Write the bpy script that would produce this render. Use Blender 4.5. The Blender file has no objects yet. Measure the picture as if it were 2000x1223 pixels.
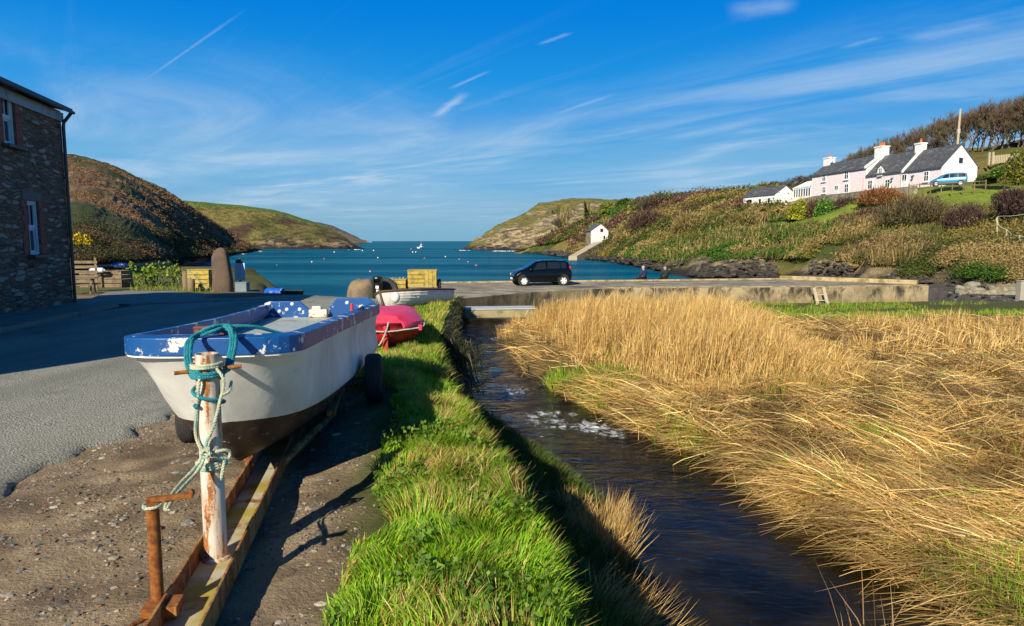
import bpy, bmesh, math, random
import numpy as np
from mathutils import Matrix, Vector
R = math.radians
sc = bpy.context.scene
col = sc.collection
rng = np.random.default_rng(7)
random.seed(7)
# ------------------------------------------------------------------ camera
FOC = 1333.0
PIT = math.atan(140.5 / FOC)
EYE = 1.65
cd = bpy.data.cameras.new("camera"); cam = bpy.data.objects.new("camera", cd); col.objects.link(cam)
cam.location = (0, 0, EYE); cam.rotation_euler = (math.pi / 2 - PIT, 0, 0)
cd.sensor_width = 36; cd.lens = FOC / 2000 * 36; cd.clip_end = 60000; cd.clip_start = .05
sc.camera = cam
_F = np.array([0, math.cos(PIT), -math.sin(PIT)]); _U = np.array([0, math.sin(PIT), math.cos(PIT)])
def at(px, py, Y):                      # point seen at photo pixel px,py at distance Y
    d = _F + _U * (611.5 - py) / FOC; x = (px - 1000) / FOC
    t = Y / d[1]
    return np.array([x * t, Y, EYE + d[2] * t])
def atz(px, py, z):
    d = _F + _U * (611.5 - py) / FOC; x = (px - 1000) / FOC
    t = (z - EYE) / d[2]
    return np.array([x * t, d[1] * t, z])
# ------------------------------------------------------------------ nodes
class NT:
    def __init__(s, tree): s.t = tree; s.n = tree.nodes; s.l = tree.links
    def put(s, inp, v):
        if v is None: return
        if isinstance(v, bpy.types.NodeSocket): s.l.new(v, inp)
        elif isinstance(v, (tuple, list)) and inp.type == 'RGBA' and len(v) == 3: inp.default_value = (*v, 1)
        else: inp.default_value = v
    def m(s, op, a, b=None, c=None, clamp=False):
        n = s.n.new('ShaderNodeMath'); n.operation = op; n.use_clamp = clamp
        for i, v in enumerate((a, b, c)): s.put(n.inputs[i], v)
        return n.outputs[0]
    def vm(s, op, a, b=None):
        n = s.n.new('ShaderNodeVectorMath'); n.operation = op
        s.put(n.inputs[0], a); s.put(n.inputs[1], b)
        return n.outputs['Value'] if op in ('DOT_PRODUCT', 'LENGTH', 'DISTANCE') else n.outputs[0]
    def mix(s, f, a, b, mode='MIX'):
        n = s.n.new('ShaderNodeMix'); n.data_type = 'RGBA'; n.blend_type = mode
        s.put(n.inputs[0], f); s.put(n.inputs[6], a); s.put(n.inputs[7], b)
        return n.outputs[2]
    def noise(s, vec, scale, detail=4, rough=.55, out=0, dist=0):
        n = s.n.new('ShaderNodeTexNoise'); s.put(n.inputs['Vector'], vec)
        n.inputs['Scale'].default_value = scale; n.inputs['Detail'].default_value = detail
        n.inputs['Roughness'].default_value = rough; n.inputs['Distortion'].default_value = dist
        return n.outputs[out]
    def vor(s, vec, scale, feature='F1', out='Distance', rnd=1):
        n = s.n.new('ShaderNodeTexVoronoi'); n.feature = feature; s.put(n.inputs['Vector'], vec)
        n.inputs['Scale'].default_value = scale; n.inputs['Randomness'].default_value = rnd
        return n.outputs[out]
    def ss(s, v, a, b, x=0, y=1):
        n = s.n.new('ShaderNodeMapRange'); n.interpolation_type = 'SMOOTHSTEP'
        s.put(n.inputs[0], v)
        for i, q in enumerate((a, b, x, y)): s.put(n.inputs[i + 1], q)
        return n.outputs[0]
    def map(s, vec, scale=(1, 1, 1), rot=(0, 0, 0), loc=(0, 0, 0)):
        n = s.n.new('ShaderNodeMapping'); s.put(n.inputs[0], vec)
        n.inputs[1].default_value = loc; n.inputs[2].default_value = rot; n.inputs[3].default_value = scale
        return n.outputs[0]
    def xyz(s, vec):
        n = s.n.new('ShaderNodeSeparateXYZ'); s.put(n.inputs[0], vec); return n.outputs
    def com(s, x, y, z=0.0):
        n = s.n.new('ShaderNodeCombineXYZ')
        for i, v in enumerate((x, y, z)): s.put(n.inputs[i], v)
        return n.outputs[0]
    def bump(s, h, strength=.5, dist=.02, nrm=None):
        n = s.n.new('ShaderNodeBump'); s.put(n.inputs['Height'], h); n.inputs['Strength'].default_value = strength
        n.inputs['Distance'].default_value = dist; s.put(n.inputs['Normal'], nrm); return n.outputs[0]
def newmat(name):
    m = bpy.data.materials.new(name); m.use_nodes = True
    T = NT(m.node_tree); b = T.n['Principled BSDF']
    tc = T.n.new('ShaderNodeTexCoord')
    return m, T, b, tc.outputs['Object']
def geo(T): return T.n.new('ShaderNodeNewGeometry').outputs['Position']
def C(T, name='Col'):
    a = T.n.new('ShaderNodeAttribute'); a.attribute_name = name; return a.outputs['Color']
def simple(name, c, rough=.6, var=.25, scale=6, bump=.0, metal=0, c2=None, f=(.45, .65), coat=0, bs=None, spec=.5):
    m, T, b, o = newmat(name)
    n = T.noise(o, scale, 6, .6)
    cc = T.mix(n, tuple(x * (1 - var) for x in c), tuple(min(1, x * (1 + var)) for x in c))
    if c2: cc = T.mix(T.ss(T.noise(o, scale * .6, 8, .68), f[0], f[1]), cc, c2)
    T.put(b.inputs['Base Color'], cc)
    T.put(b.inputs['Roughness'], T.m('MULTIPLY_ADD', n, .25, rough - .12, clamp=True))
    b.inputs['Metallic'].default_value = metal; b.inputs['Coat Weight'].default_value = coat
    b.inputs['Specular IOR Level'].default_value = spec
    if bump: T.put(b.inputs['Normal'], T.bump(T.noise(o, bs or scale * 4, 5, .6), bump, .02))
    return m
# ------------------------------------------------------------------ world, sun
SAZ = math.atan2(.42, .907)            # shadows fall forward and to the right
SEL = R(30)
sd = np.array([-math.sin(SAZ) * math.cos(SEL), -math.cos(SAZ) * math.cos(SEL), math.sin(SEL)])   # towards the sun
w = bpy.data.worlds.new("World"); sc.world = w; w.use_nodes = True
T = NT(w.node_tree); bg = T.n['Background']
sky = T.n.new('ShaderNodeTexSky'); sky.sky_type = 'NISHITA'; sky.sun_disc = False
sky.sun_elevation = SEL; sky.sun_rotation = math.atan2(sd[0], sd[1]); sky.air_density = 1.0; sky.dust_density = .1; sky.ozone_density = 3.0
hs = T.n.new('ShaderNodeHueSaturation'); T.put(hs.inputs['Color'], sky.outputs[0])
hs.inputs['Saturation'].default_value = 1.32; hs.inputs['Hue'].default_value = .487; hs.inputs['Value'].default_value = 1.0
gen = T.n.new('ShaderNodeTexCoord').outputs['Generated']
gx, gy, gz = T.xyz(gen)
zz = T.m('MAXIMUM', gz, .015)
pl = T.com(T.m('DIVIDE', gx, zz), T.m('DIVIDE', gy, zz))      # cloud deck seen in perspective
A = math.atan2(-3.15, 2.1)
rp = T.map(pl, rot=(0, 0, -A))
rx, ry, _ = T.xyz(rp)
st = T.com(T.m('MULTIPLY', rx, .30), ry)
n1 = T.noise(st, 1.0, 9, .62, dist=.5)
n2 = T.noise(T.com(T.m('MULTIPLY', rx, .5), T.m('MULTIPLY', ry, .9)), .45, 7, .6, dist=.9)
n3 = T.noise(T.com(T.m('MULTIPLY', rx, .10), T.m('MULTIPLY', ry, 2.2)), 1.6, 9, .7)
band = T.m('ABSOLUTE', T.m('SUBTRACT', ry, 4.15))
elv = gz
bandm = T.ss(T.m('ADD', band, T.m('MULTIPLY', n2, 1.1)), .35, 1.9, 1, 0)
veil = T.m('MULTIPLY', T.ss(n2, .46, .72), T.ss(gz, .27, .14))
veil = T.m('MULTIPLY', veil, T.ss(n1, .3, .65, .35, 1))
wis = T.m('MULTIPLY', T.ss(n3, .52, .78), T.ss(gz, .34, .18))
wis2 = T.m('MULTIPLY', T.ss(n1, .36, .7), bandm)
soft = T.noise(T.com(T.m('MULTIPLY', rx, .35), T.m('MULTIPLY', ry, .6)), .5, 5, .55)
hz = T.m('MULTIPLY', T.m('MULTIPLY', T.ss(gz, .23, .09), T.ss(soft, .25, .7, .25, 1)), .34)
cl = T.m('ADD', T.m('MULTIPLY_ADD', veil, .52, hz), T.m('ADD', T.m('MULTIPLY', wis, .13), T.m('MULTIPLY', wis2, .58)))
trn = T.noise(pl, 5, 8, .72, dist=.4)
def sky_pl(px, py):
    d = _F + _U * (611.5 - py) / FOC; return np.array([(px - 1000) / FOC / d[2], d[1] / d[2]])
def trail(p, q, wd, s):
    a, b2 = sky_pl(*p), sky_pl(*q); L = np.linalg.norm(b2 - a); d = (b2 - a) / L
    rel = T.vm('SUBTRACT', pl, (a[0], a[1], 0))
    u = T.vm('DOT_PRODUCT', rel, (d[0], d[1], 0)); v = T.m('ABSOLUTE', T.vm('DOT_PRODUCT', rel, (-d[1], d[0], 0)))
    e = T.m('MULTIPLY', T.ss(u, -.02, .3 * L), T.ss(u, L * .7, L * 1.02, 1, 0))
    return T.m('MULTIPLY', T.m('MULTIPLY', T.ss(T.m('ADD', v, T.m('MULTIPLY', trn, wd * 1.6)), wd * .3, wd * 2.3, 1, 0), e), s * .62)
for p, q, wd, s in (((278, 160), (485, 15), .010, .42), ((845, 232), (915, 178), .05, 1.0), ((875, 175), (962, 136), .02, .6),
                    ((1420, 22), (1565, 6), .13, .6), ((1760, 80), (1960, 40), .13, .55), ((1080, 225), (1210, 180), .035, .45), ((1050, 88), (1120, 62), .02, .5),
                    ((1640, 95), (1730, 70), .04, .45), ((1300, 275), (1520, 225), .14, .5)):
    cl = T.m('ADD', cl, trail(p, q, wd, s))
cl = T.m('MINIMUM', cl, .85)
cl = T.m('MULTIPLY', cl, T.ss(gz, .0, .06))
rmp = T.n.new('ShaderNodeValToRGB'); T.put(rmp.inputs[0], gz); rmp.color_ramp.interpolation = 'EASE'
els = rmp.color_ramp.elements
for pos, c_ in ((0, (.150, .335, .475)), (.03, (.160, .340, .485)), (.10, (.060, .300, .560)), (.19, (.012, .235, .590)), (.32, (.000, .166, .560)), (.55, (.0, .065, .25)), (1, (.0, .030, .12))):
    e_ = els[0] if pos == 0 else els[-1] if pos == 1 else els.new(pos)
    e_.position = pos; e_.color = (*c_, 1)
grad = T.vm('SCALE', rmp.outputs[0]); grad.node.inputs['Scale'].default_value = 8.8
skyc = T.mix(cl, T.mix(.985, hs.outputs[0], grad), (3.5, 4.6, 5.7))
T.put(bg.inputs[0], skyc); bg.inputs[1].default_value = .10
ld = bpy.data.lights.new("sun", 'SUN'); sun = bpy.data.objects.new("sun", ld); col.objects.link(sun)
ld.energy = 5.0; ld.angle = R(.5); ld.color = (1, .89, .70)
sun.rotation_euler = Vector(sd).to_track_quat('Z', 'Y').to_euler()
sc.view_settings.view_transform = 'Standard'; sc.view_settings.look = 'None'; sc.view_settings.exposure = .55; sc.view_settings.gamma = 1
sc.cycles.max_bounces = 6
try: sc.cycles.use_denoising = True
except Exception: pass
# ------------------------------------------------------------------ helpers: noise, meshes, objects
def _h(ix, iy, iz):
    n = (ix.astype(np.int64) * 374761393 + iy.astype(np.int64) * 668265263 + iz.astype(np.int64) * 2147483647) & 0xffffffff
    n = ((n ^ (n >> 13)) * 1274126177) & 0xffffffff
    n = (n ^ (n >> 16)) & 0xffffffff
    return n / 4294967295.0
def vnoise(p):
    p = np.asarray(p, float); i = np.floor(p); f = p - i; f = f * f * (3 - 2 * f); r = 0
    for dx in (0, 1):
        for dy in (0, 1):
            for dz in (0, 1):
                ww = (f[..., 0] if dx else 1 - f[..., 0]) * (f[..., 1] if dy else 1 - f[..., 1]) * (f[..., 2] if dz else 1 - f[..., 2])
                r = r + ww * _h(i[..., 0] + dx, i[..., 1] + dy, i[..., 2] + dz)
    return r
def fbm(p, o=4, g=.5):
    p = np.asarray(p, float); a, s, t = 1.0, 0, 0
    for k in range(o):
        s = s + a * vnoise(p * 2 ** k + 17.3 * k); t += a; a *= g
    return s / t
def sst(a, b, x):
    t = np.clip((x - a) / (b - a), 0, 1); return t * t * (3 - 2 * t)
def lerp3(a, b, t): return np.asarray(a) + (np.asarray(b) - np.asarray(a)) * np.asarray(t)[..., None]
def npmesh(name, V, faces, mat, cols=None, smooth=False, parent=None):
    """faces: list of (N,k) index arrays"""
    me = bpy.data.meshes.new(name); V = np.asarray(V, np.float32)
    me.vertices.add(len(V)); me.vertices.foreach_set('co', V.ravel())
    li = np.concatenate([np.asarray(f, np.int32).ravel() for f in faces])
    tot = np.concatenate([np.full(len(f), f.shape[1], np.int32) for f in faces])
    sta = np.concatenate([[0], np.cumsum(tot)[:-1]]).astype(np.int32)
    me.loops.add(len(li)); me.loops.foreach_set('vertex_index', li)
    me.polygons.add(len(tot)); me.polygons.foreach_set('loop_start', sta); me.polygons.foreach_set('loop_total', tot)
    me.polygons.foreach_set('use_smooth', np.full(len(tot), smooth))
    me.update(calc_edges=True); me.validate()
    if cols is not None:
        a = me.color_attributes.new('Col', 'FLOAT_COLOR', 'POINT')
        c4 = np.ones((len(V), 4), np.float32); c4[:, :3] = np.clip(cols, 0, 1); a.data.foreach_set('color', c4.ravel())
    me.materials.append(mat)
    o = bpy.data.objects.new(name, me); col.objects.link(o)
    if parent: o.parent = parent
    return o
def tag(o, label=None, cat=None, group=None, kind=None):
    if label: o['label'] = label
    if cat: o['category'] = cat
    if group: o['group'] = group
    if kind: o['kind'] = kind
    return o
def grid_faces(nu, nv):
    i = np.arange(nu - 1)[:, None] * nv + np.arange(nv - 1)[None]
    i = i.ravel(); return np.stack([i, i + nv, i + nv + 1, i + 1], 1)
def blades(P, D, W, cols, droop=.25, tipcol=None):
    """grass: base P, tip offset D, width W -> verts, tri faces, colours"""
    N = len(P); L = np.linalg.norm(D, axis=1, keepdims=True)
    a = rng.uniform(0, 2 * np.pi, N); s = np.stack([np.cos(a), np.sin(a), np.zeros(N)], 1)
    s -= D * ((s * D).sum(1, keepdims=True) / (L * L + 1e-9)); s /= np.linalg.norm(s, axis=1, keepdims=True) + 1e-9
    W = np.broadcast_to(np.asarray(W), (N,))[:, None] * .5
    mid = P + D * .55 + np.stack([0 * a, 0 * a, L[:, 0] * droop * .45], 1)
    tip = P + D
    V = np.stack([P - s * W, P + s * W, mid - s * W * .8, mid + s * W * .8, tip], 1).reshape(-1, 3)
    b = np.arange(N)[:, None] * 5
    Fc = np.concatenate([b + np.array([[0, 1, 3]]), b + np.array([[0, 3, 2]]), b + np.array([[2, 3, 4]])])
    tc = cols if tipcol is None else tipcol
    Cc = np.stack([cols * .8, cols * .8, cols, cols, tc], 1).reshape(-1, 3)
    return V, Fc, Cc
def leaves(P, size, cols, flat=.0, asp=.6):
    N = len(P); n = rng.normal(size=(N, 3)); n[:, 2] = n[:, 2] * (1 - flat) + flat * 1.5
    n /= np.linalg.norm(n, axis=1, keepdims=True)
    t = np.cross(n, rng.normal(size=(N, 3))); t /= np.linalg.norm(t, axis=1, keepdims=True) + 1e-9
    u = np.cross(n, t); s = np.broadcast_to(np.asarray(size), (N,))[:, None]
    V = np.stack([P - t * s, P + u * s * asp, P + t * s, P - u * s * asp], 1).reshape(-1, 3)
    Fc = np.arange(N)[:, None] * 4 + np.array([[0, 1, 2, 3]])
    return V, Fc, np.repeat(cols, 4, 0)
def join(parts):
    V = []; Fs = []; Cs = []; o = 0
    for v, f, c in parts:
        V.append(v); Fs.append(f + o); Cs.append(c); o += len(v)
    return np.concatenate(V), Fs, np.concatenate(Cs)
class MB:
    def __init__(s, M=None): s.v = []; s.f = []; s.M = M or Matrix()
    def add(s, vs, fs):
        o = len(s.v); s.v += [tuple(s.M @ Vector(v)) for v in vs]; s.f += [tuple(i + o for i in f) for f in fs]; return s
    def box(s, c, d, rz=0, rx=0, ry=0, taper=1):
        m = Matrix.Translation(c) @ Matrix.Rotation(rz, 4, 'Z') @ Matrix.Rotation(ry, 4, 'Y') @ Matrix.Rotation(rx, 4, 'X')
        x, y, z = [q / 2 for q in d]
        vs = [m @ Vector(q) for q in [(-x, -y, -z), (x, -y, -z), (x, y, -z), (-x, y, -z), (-x * taper, -y * taper, z), (x * taper, -y * taper, z), (x * taper, y * taper, z), (-x * taper, y * taper, z)]]
        return s.add(vs, [(3, 2, 1, 0), (4, 5, 6, 7), (0, 1, 5, 4), (1, 2, 6, 5), (2, 3, 7, 6), (3, 0, 4, 7)])
    def tube(s, pts, r, n=8, cap=True):
        pts = [Vector(p) for p in pts]; k = len(pts); rs = r if isinstance(r, (list, tuple)) else [r] * k
        vs = []; up = None
        for i, p in enumerate(pts):
            t = (pts[min(i + 1, k - 1)] - pts[max(i - 1, 0)]).normalized()
            if up is None: up = Vector((0, 0, 1)) if abs(t.z) < .9 else Vector((1, 0, 0))
            a = t.cross(up)
            if a.length < 1e-4: a = t.cross(Vector((.3, .8, .5)))
            a.normalize(); b = a.cross(t).normalized(); up = b
            for j in range(n):
                q = 2 * math.pi * j / n; vs.append(p + a * (math.cos(q) * rs[i]) + b * (math.sin(q) * rs[i]))
        fs = [(i * n + j, i * n + (j + 1) % n, (i + 1) * n + (j + 1) % n, (i + 1) * n + j) for i in range(k - 1) for j in range(n)]
        if cap: fs += [tuple(range(n))[::-1], tuple((k - 1) * n + j for j in range(n))]
        return s.add(vs, fs)
    def lathe(s, prof, c=(0, 0, 0), axis='Z', n=20, cap=True):
        m = Matrix.Translation(c) @ {'Z': Matrix(), 'X': Matrix.Rotation(math.pi / 2, 4, 'Y'), 'Y': Matrix.Rotation(-math.pi / 2, 4, 'X')}[axis]
        vs = [m @ Vector((r * math.cos(2 * math.pi * j / n), r * math.sin(2 * math.pi * j / n), z)) for r, z in prof for j in range(n)]
        k = len(prof)
        fs = [(i * n + j, i * n + (j + 1) % n, (i + 1) * n + (j + 1) % n, (i + 1) * n + j) for i in range(k - 1) for j in range(n)]
        if cap and prof[0][0] > 1e-4: fs.append(tuple(range(n))[::-1])
        if cap and prof[-1][0] > 1e-4: fs.append(tuple((k - 1) * n + j for j in range(n)))
        return s.add(vs, fs)
    def prism(s, poly, h0, h1, ax='Z'):
        k = len(poly)
        def q(p, h): return {'Z': (p[0], p[1], h), 'Y': (p[0], h, p[1]), 'X': (h, p[0], p[1])}[ax]
        vs = [q(p, h0) for p in poly] + [q(p, h1) for p in poly]
        fs = [tuple(range(k))[::-1], tuple(range(k, 2 * k))] + [(i, (i + 1) % k, k + (i + 1) % k, k + i) for i in range(k)]
        return s.add(vs, fs)
    def loft(s, rings, closed=True, cap=False):
        n = len(rings[0]); vs = [p for r in rings for p in r]; fs = []
        for i in range(len(rings) - 1):
            for j in range(n if closed else n - 1):
                fs.append((i * n + j, i * n + (j + 1) % n, (i + 1) * n + (j + 1) % n, (i + 1) * n + j))
        if cap: fs += [tuple(range(n))[::-1], tuple((len(rings) - 1) * n + j for j in range(n))]
        return s.add(vs, fs)
    def build(s, name, mat, parent=None, smooth=False, bevel=0, fix=True, seg=2):
        me = bpy.data.meshes.new(name); me.from_pydata(s.v, [], s.f)
        if fix:
            bm = bmesh.new(); bm.from_mesh(me); bmesh.ops.recalc_face_normals(bm, faces=bm.faces); bm.to_mesh(me); bm.free()
        me.materials.append(mat)
        o = bpy.data.objects.new(name, me); col.objects.link(o)
        if parent: o.parent = parent
        if smooth:
            me.polygons.foreach_set('use_smooth', [True] * len(me.polygons))
            try: me.set_sharp_from_angle(angle=R(40))
            except Exception: pass
        if bevel:
            b = o.modifiers.new('bevel', 'BEVEL'); b.width = bevel; b.segments = seg; b.limit_method = 'ANGLE'
        return o
def thing(name, label, cat, loc=(0, 0, 0), rz=0, group=None):
    o = bpy.data.objects.new(name, None); col.objects.link(o); o.empty_display_size = .2
    o.location = tuple(float(q) for q in loc); o.rotation_euler = (0, 0, rz)
    return tag(o, label, cat, group)
def copy_tree(o, parent=None):
    c = o.copy(); col.objects.link(c); c.parent = parent
    for ch in list(o.children): copy_tree(ch, c)
    return c
# ------------------------------------------------------------------ ground height
_c = ([0, 2.5, 4.3, 6.7, 10, 13, 20, 27, 30], [.45, .22, .02, -.60, -1.15, -1.45, -1.9, -2.3, -2.4])
_s = ([0, 5.75, 8.3, 10.3, 12, 13.6, 19.7, 26.8, 30], [1.25, 1.32, 1.32, .70, -.35, -1.22, -1.70, -2.05, -2.2])
_r = ([0, 5.95, 6.6, 7.15, 8.1, 9, 10.1, 11.2, 12.5, 14.1, 15.6, 17.4, 20.6, 25, 26.8, 30],
      [4.2, 4.0, 3.9, 3.6, 3.5, 3.35, 3.1, 2.5, 1.92, 1.4, .7, .26, 0, -.25, .2, .5])
WZ = -1.75
def crest(y): return np.interp(y, *_c)
def sleft(y): return np.interp(y, *_s)
def sright(y): return np.interp(y, *_r)
def zland(y): return np.interp(y, [0, 3, 6, 10, 20, 30, 36, 60], [-.06, -.09, -.16, -.22, -.38, -.75, -.9, -.95])
def gz_(x, y):
    x, y = np.broadcast_arrays(np.asarray(x, float), np.asarray(y, float))
    c, s, r = crest(y), sleft(y), sright(y)
    P = np.stack([x, y, 0 * x], -1)
    wob = (fbm(P * 1.7, 3) - .5)
    zl = zland(y) + .2 * np.exp(-((x - c + .75) / .75) ** 2) * sst(3.5, 6.5, y) * (1 - sst(8, 10.5, y))
    zl = zl + .06 * np.exp(-((x - c + .45) / .5) ** 2)
    zl = zl - .05 * sst(-1.6, -3.2, x) * sst(3, 5.5, y) * (1 - sst(10, 16, y))
    zl = zl + wob * .05 * sst(-3.7, -2.8, x) + (fbm(P * 8, 4) - .5) * .06 * sst(-3.6, -3.2, x)
    t = np.clip((x - c) / (s + .12 - c), 0, 1)
    k = np.interp(y, [0, 9, 14], [.5, .55, .6])
    S = sst(0, 1, t ** k); Sn = np.interp(t, [0, .06, .2, .34, .75, .92, 1], [0, .04, .36, .50, .76, .88, 1]); S = np.where(y < 14, Sn * sst(14, 11.5, y) + S * (1 - sst(14, 11.5, y)), S)
    z = zl * (1 - S) + (-2.05) * S + wob * .25 * np.sin(np.pi * t) * (y < 13)
    zr = -1.56 + .30 * np.clip((x - r) / 3.5, 0, 1) + (wob * .16)
    zr = zr - .55 * sst(24, 34, y)
    z = np.where(x > (s + r) / 2, np.maximum(-2.05, -2.05 + (zr + 2.05) * sst(-.1, .55, x - r)), z)
    # shore: beach left of the quay, sea bed behind
    bx = np.interp(y, [26, 30, 33, 38, 50, 70], [-4.5, -8.5, -11.9, -14, -18, -26])
    zb = -1.0 - .085 * (y - 28) + wob * .2
    zb = np.where(y > 46, np.minimum(zb, -3.2 - .1 * (y - 46)), zb)
    m = sst(-.4, 1.2, x - bx) * sst(26.2, 29.5, y) * (x < 29)
    m = np.where((x > -2.3) & (y < 37.5), 0, m)
    m = np.where((x > 3) & (y < 41.5), 0, m)
    return z * (1 - m) + np.minimum(z, zb) * m
# ------------------------------------------------------------------ materials for terrain
def mat_attr(name, rough=.9, nscale=6, amp=.5, bump=.4, bscale=14, dist=.05, transl=0, spec=.25):
    m, T, b, o = newmat(name)
    n = T.noise(o, nscale, 8, .65)
    cc = T.mix(1.0, C(T), T.mix(n, (1 - amp,) * 3, (1 + amp,) * 3), 'MULTIPLY')
    T.put(b.inputs['Base Color'], cc); b.inputs['Roughness'].default_value = rough; b.inputs['Specular IOR Level'].default_value = spec
    if bump: T.put(b.inputs['Normal'], T.bump(T.noise(o, bscale, 8, .65), bump, dist))
    if transl:
        tr = T.n.new('ShaderNodeBsdfTranslucent'); T.put(tr.inputs[0], cc)
        mx = T.n.new('ShaderNodeMixShader'); mx.inputs[0].default_value = transl
        T.l.new(b.outputs[0], mx.inputs[1]); T.l.new(tr.outputs[0], mx.inputs[2])
        T.l.new(mx.outputs[0], T.n['Material Output'].inputs[0])
    return m
M_soil = mat_attr('soil', .95, 9, .55, .9, 40, .03)
M_grass = mat_attr('grass blades', .55, 2, .25, 0, transl=.25, spec=.3)
M_straw = mat_attr('straw', .6, 2, .3, 0, transl=.12, spec=.25)
M_leaf = mat_attr('leaves', .6, .35, .45, 0, transl=.12, spec=.2)
M_hill = mat_attr('hillside', .95, .25, .5, .9, .5, .9)
M_far = mat_attr('headland', .95, .12, .6, 1, .16, 7)
# ------------------------------------------------------------------ ground sheet
def spaced(pts):                        # [(start, step), ..., end]
    out = []
    for (a, st), (b, _) in zip(pts[:-1], pts[1:]): out.append(np.arange(a, b - 1e-6, st))
    return np.concatenate(out + [[pts[-1][0]]])
GX = spaced([(-70, 3), (-16, .5), (-5, .07), (5.0, .12), (14, .6), (50, 2), (70, 0)])
GY = spaced([(-6, .5), (1, .07), (12, .12), (22, .3), (52, 2), (70, 0)])
gx_, gy_ = np.meshgrid(GX, GY, indexing='ij')
gzv = gz_(gx_, gy_)
GP = np.stack([gx_, gy_, gzv], -1)
pn = np.stack([gx_, gy_, 0 * gx_], -1)
na, nb, nc_ = fbm(pn * .9, 4), fbm(pn * 3.1 + 9, 4), fbm(pn * 14 + 3, 3)
gravel = lerp3((.13, .095, .06), (.36, .275, .175), np.clip((nb - .25) * 1.8, 0, 1)); gravel = gravel * (.7 + .6 * nc_)[..., None]
turf = lerp3((.05, .07, .014), (.09, .10, .025), nb)
mud = lerp3((.045, .035, .02), (.10, .07, .035), nb)
strawg = lerp3((.10, .07, .025), (.26, .17, .06), nb)
cc_, ss_, rr_ = crest(gy_), sleft(gy_), sright(gy_)
tw = np.interp(gy_, [2, 2.9, 4.3, 5.4, 7, 9], [-.75, -.9, -1.0, -1.1, -1.5, -3.4]) + (na - .5) * .7
gm = sst(-.25, .25, gx_ - tw)
gc = lerp3(gravel, turf, gm)
gc = lerp3(gc, lerp3(mud, (.05, .06, .014), .5 * np.ones_like(nb)), sst(.15, .4, gx_ - cc_))
gc = lerp3(gc, strawg, sst(.1, .6, gx_ - rr_))
green = sst(24, 27, gy_ + (na - .5) * 5) * (gx_ > 3)
gc = lerp3(gc, turf, green)
beach = sst(26.5, 29, gy_) * sst(-16, -12, gx_) * (gx_ < 1)
gc = lerp3(gc, lerp3((.06, .05, .04), (.2, .17, .13), nb), beach)
gleft = sst(30, 33, gy_) * sst(-12, -15, gx_)
gc = lerp3(gc, lerp3((.12, .085, .04), (.11, .15, .03), na), gleft)
dk_ = sst(23.2, 24.5, gx_) * sst(37.5, 40, gy_)
gc = lerp3(gc, lerp3((.035, .032, .028), (.13, .12, .10), nc_), dk_)
ground = npmesh('ground', GP.reshape(-1, 3), [grid_faces(len(GX), len(GY))], M_soil, gc.reshape(-1, 3), smooth=True)
tag(ground, kind='structure')
# road: asphalt sheet laid on the ground
m, T, b, o = newmat('asphalt')
n = T.noise(o, 62, 5, .8); n2 = T.noise(T.map(o, (.55, .07, 1)), 1.6, 4, .5); v = T.vor(o, 48); n3 = T.noise(o, 1.1, 7, .7)
base = T.mix(T.ss(n2, .35, .7), (.27, .28, .225), (.44, .445, .37))
base = T.mix(T.ss(n, .36, .60), T.mix(.72, base, (.03, .03, .028)), base); base = T.mix(T.ss(n3, .52, .68, 0, .45), base, (.12, .115, .085))
base = T.mix(T.ss(v, .0, .28), (.46, .45, .37), base)
T.put(b.inputs['Base Color'], base); b.inputs['Roughness'].default_value = .85
T.put(b.inputs['Normal'], T.bump(T.m('ADD', n, T.m('MULTIPLY', v, .8)), .9, .02))
M_asph = m
ys = np.concatenate([np.arange(-5, 14, .08), np.arange(14, 30.5, .4)])
L0 = np.interp(ys, [0, 14, 22, 30], [-10.4, -10.9, -12.2, -10.2])
jag = (fbm(np.stack([ys * 3.0, 0 * ys, 0 * ys], -1), 4) - .5) * .5
R0 = np.interp(ys, [0, 14, 22, 30], [-3.72, -3.66, -3.9, -3.6]) + jag
us = np.concatenate([[0], np.linspace(.02, .98, 20), [.992, 1]])
X = L0[:, None] + (R0 - L0)[:, None] * us[None]; Y = np.repeat(ys[:, None], len(us), 1)
Z = gz_(X, Y) + .035; Z[:, -1] -= .055; Z[:, 0] -= .05
tag(npmesh('road', np.stack([X, Y, Z], -1).reshape(-1, 3), [grid_faces(len(ys), len(us))], M_asph, smooth=True), kind='structure')
# pavement with kerb along the house, and the concrete pad beyond it
M_conc = simple('worn concrete', (.20, .19, .165), .9, .3, 2.5, .4, c2=(.10, .095, .08), f=(.5, .7), bs=30)
def slab(name, poly, h=.14, mat=None):
    mb = MB()
    z = float(min(gz_(np.array([p[0] for p in poly]), np.array([p[1] for p in poly]))))
    vs = [(x, y, float(gz_(x, y)) + h) for x, y in poly]; k = len(poly)
    mb.add(vs + [(x, y, z - .4) for x, y in poly], [tuple(range(k))] + [(i, (i + 1) % k, k + (i + 1) % k, k + i) for i in range(k)])
    return tag(mb.build(name, mat or M_conc, bevel=.02), kind='structure')
slab('pavement', [(-9.6, 0), (-10.0, 6), (-10.7, 14.4), (-11.6, 18.5), (-12.6, 21.8), (-14.3, 22.5), (-13.9, 20), (-12.6, 14), (-11.2, 8), (-9.8, 0)])
slab('path', [(-14.4, 22.6), (-12.4, 22.0), (-9.8, 25.2), (-9.5, 26.0), (-12.2, 26.2), (-13.2, 30), (-16.6, 33), (-19.5, 33)], .08)
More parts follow.
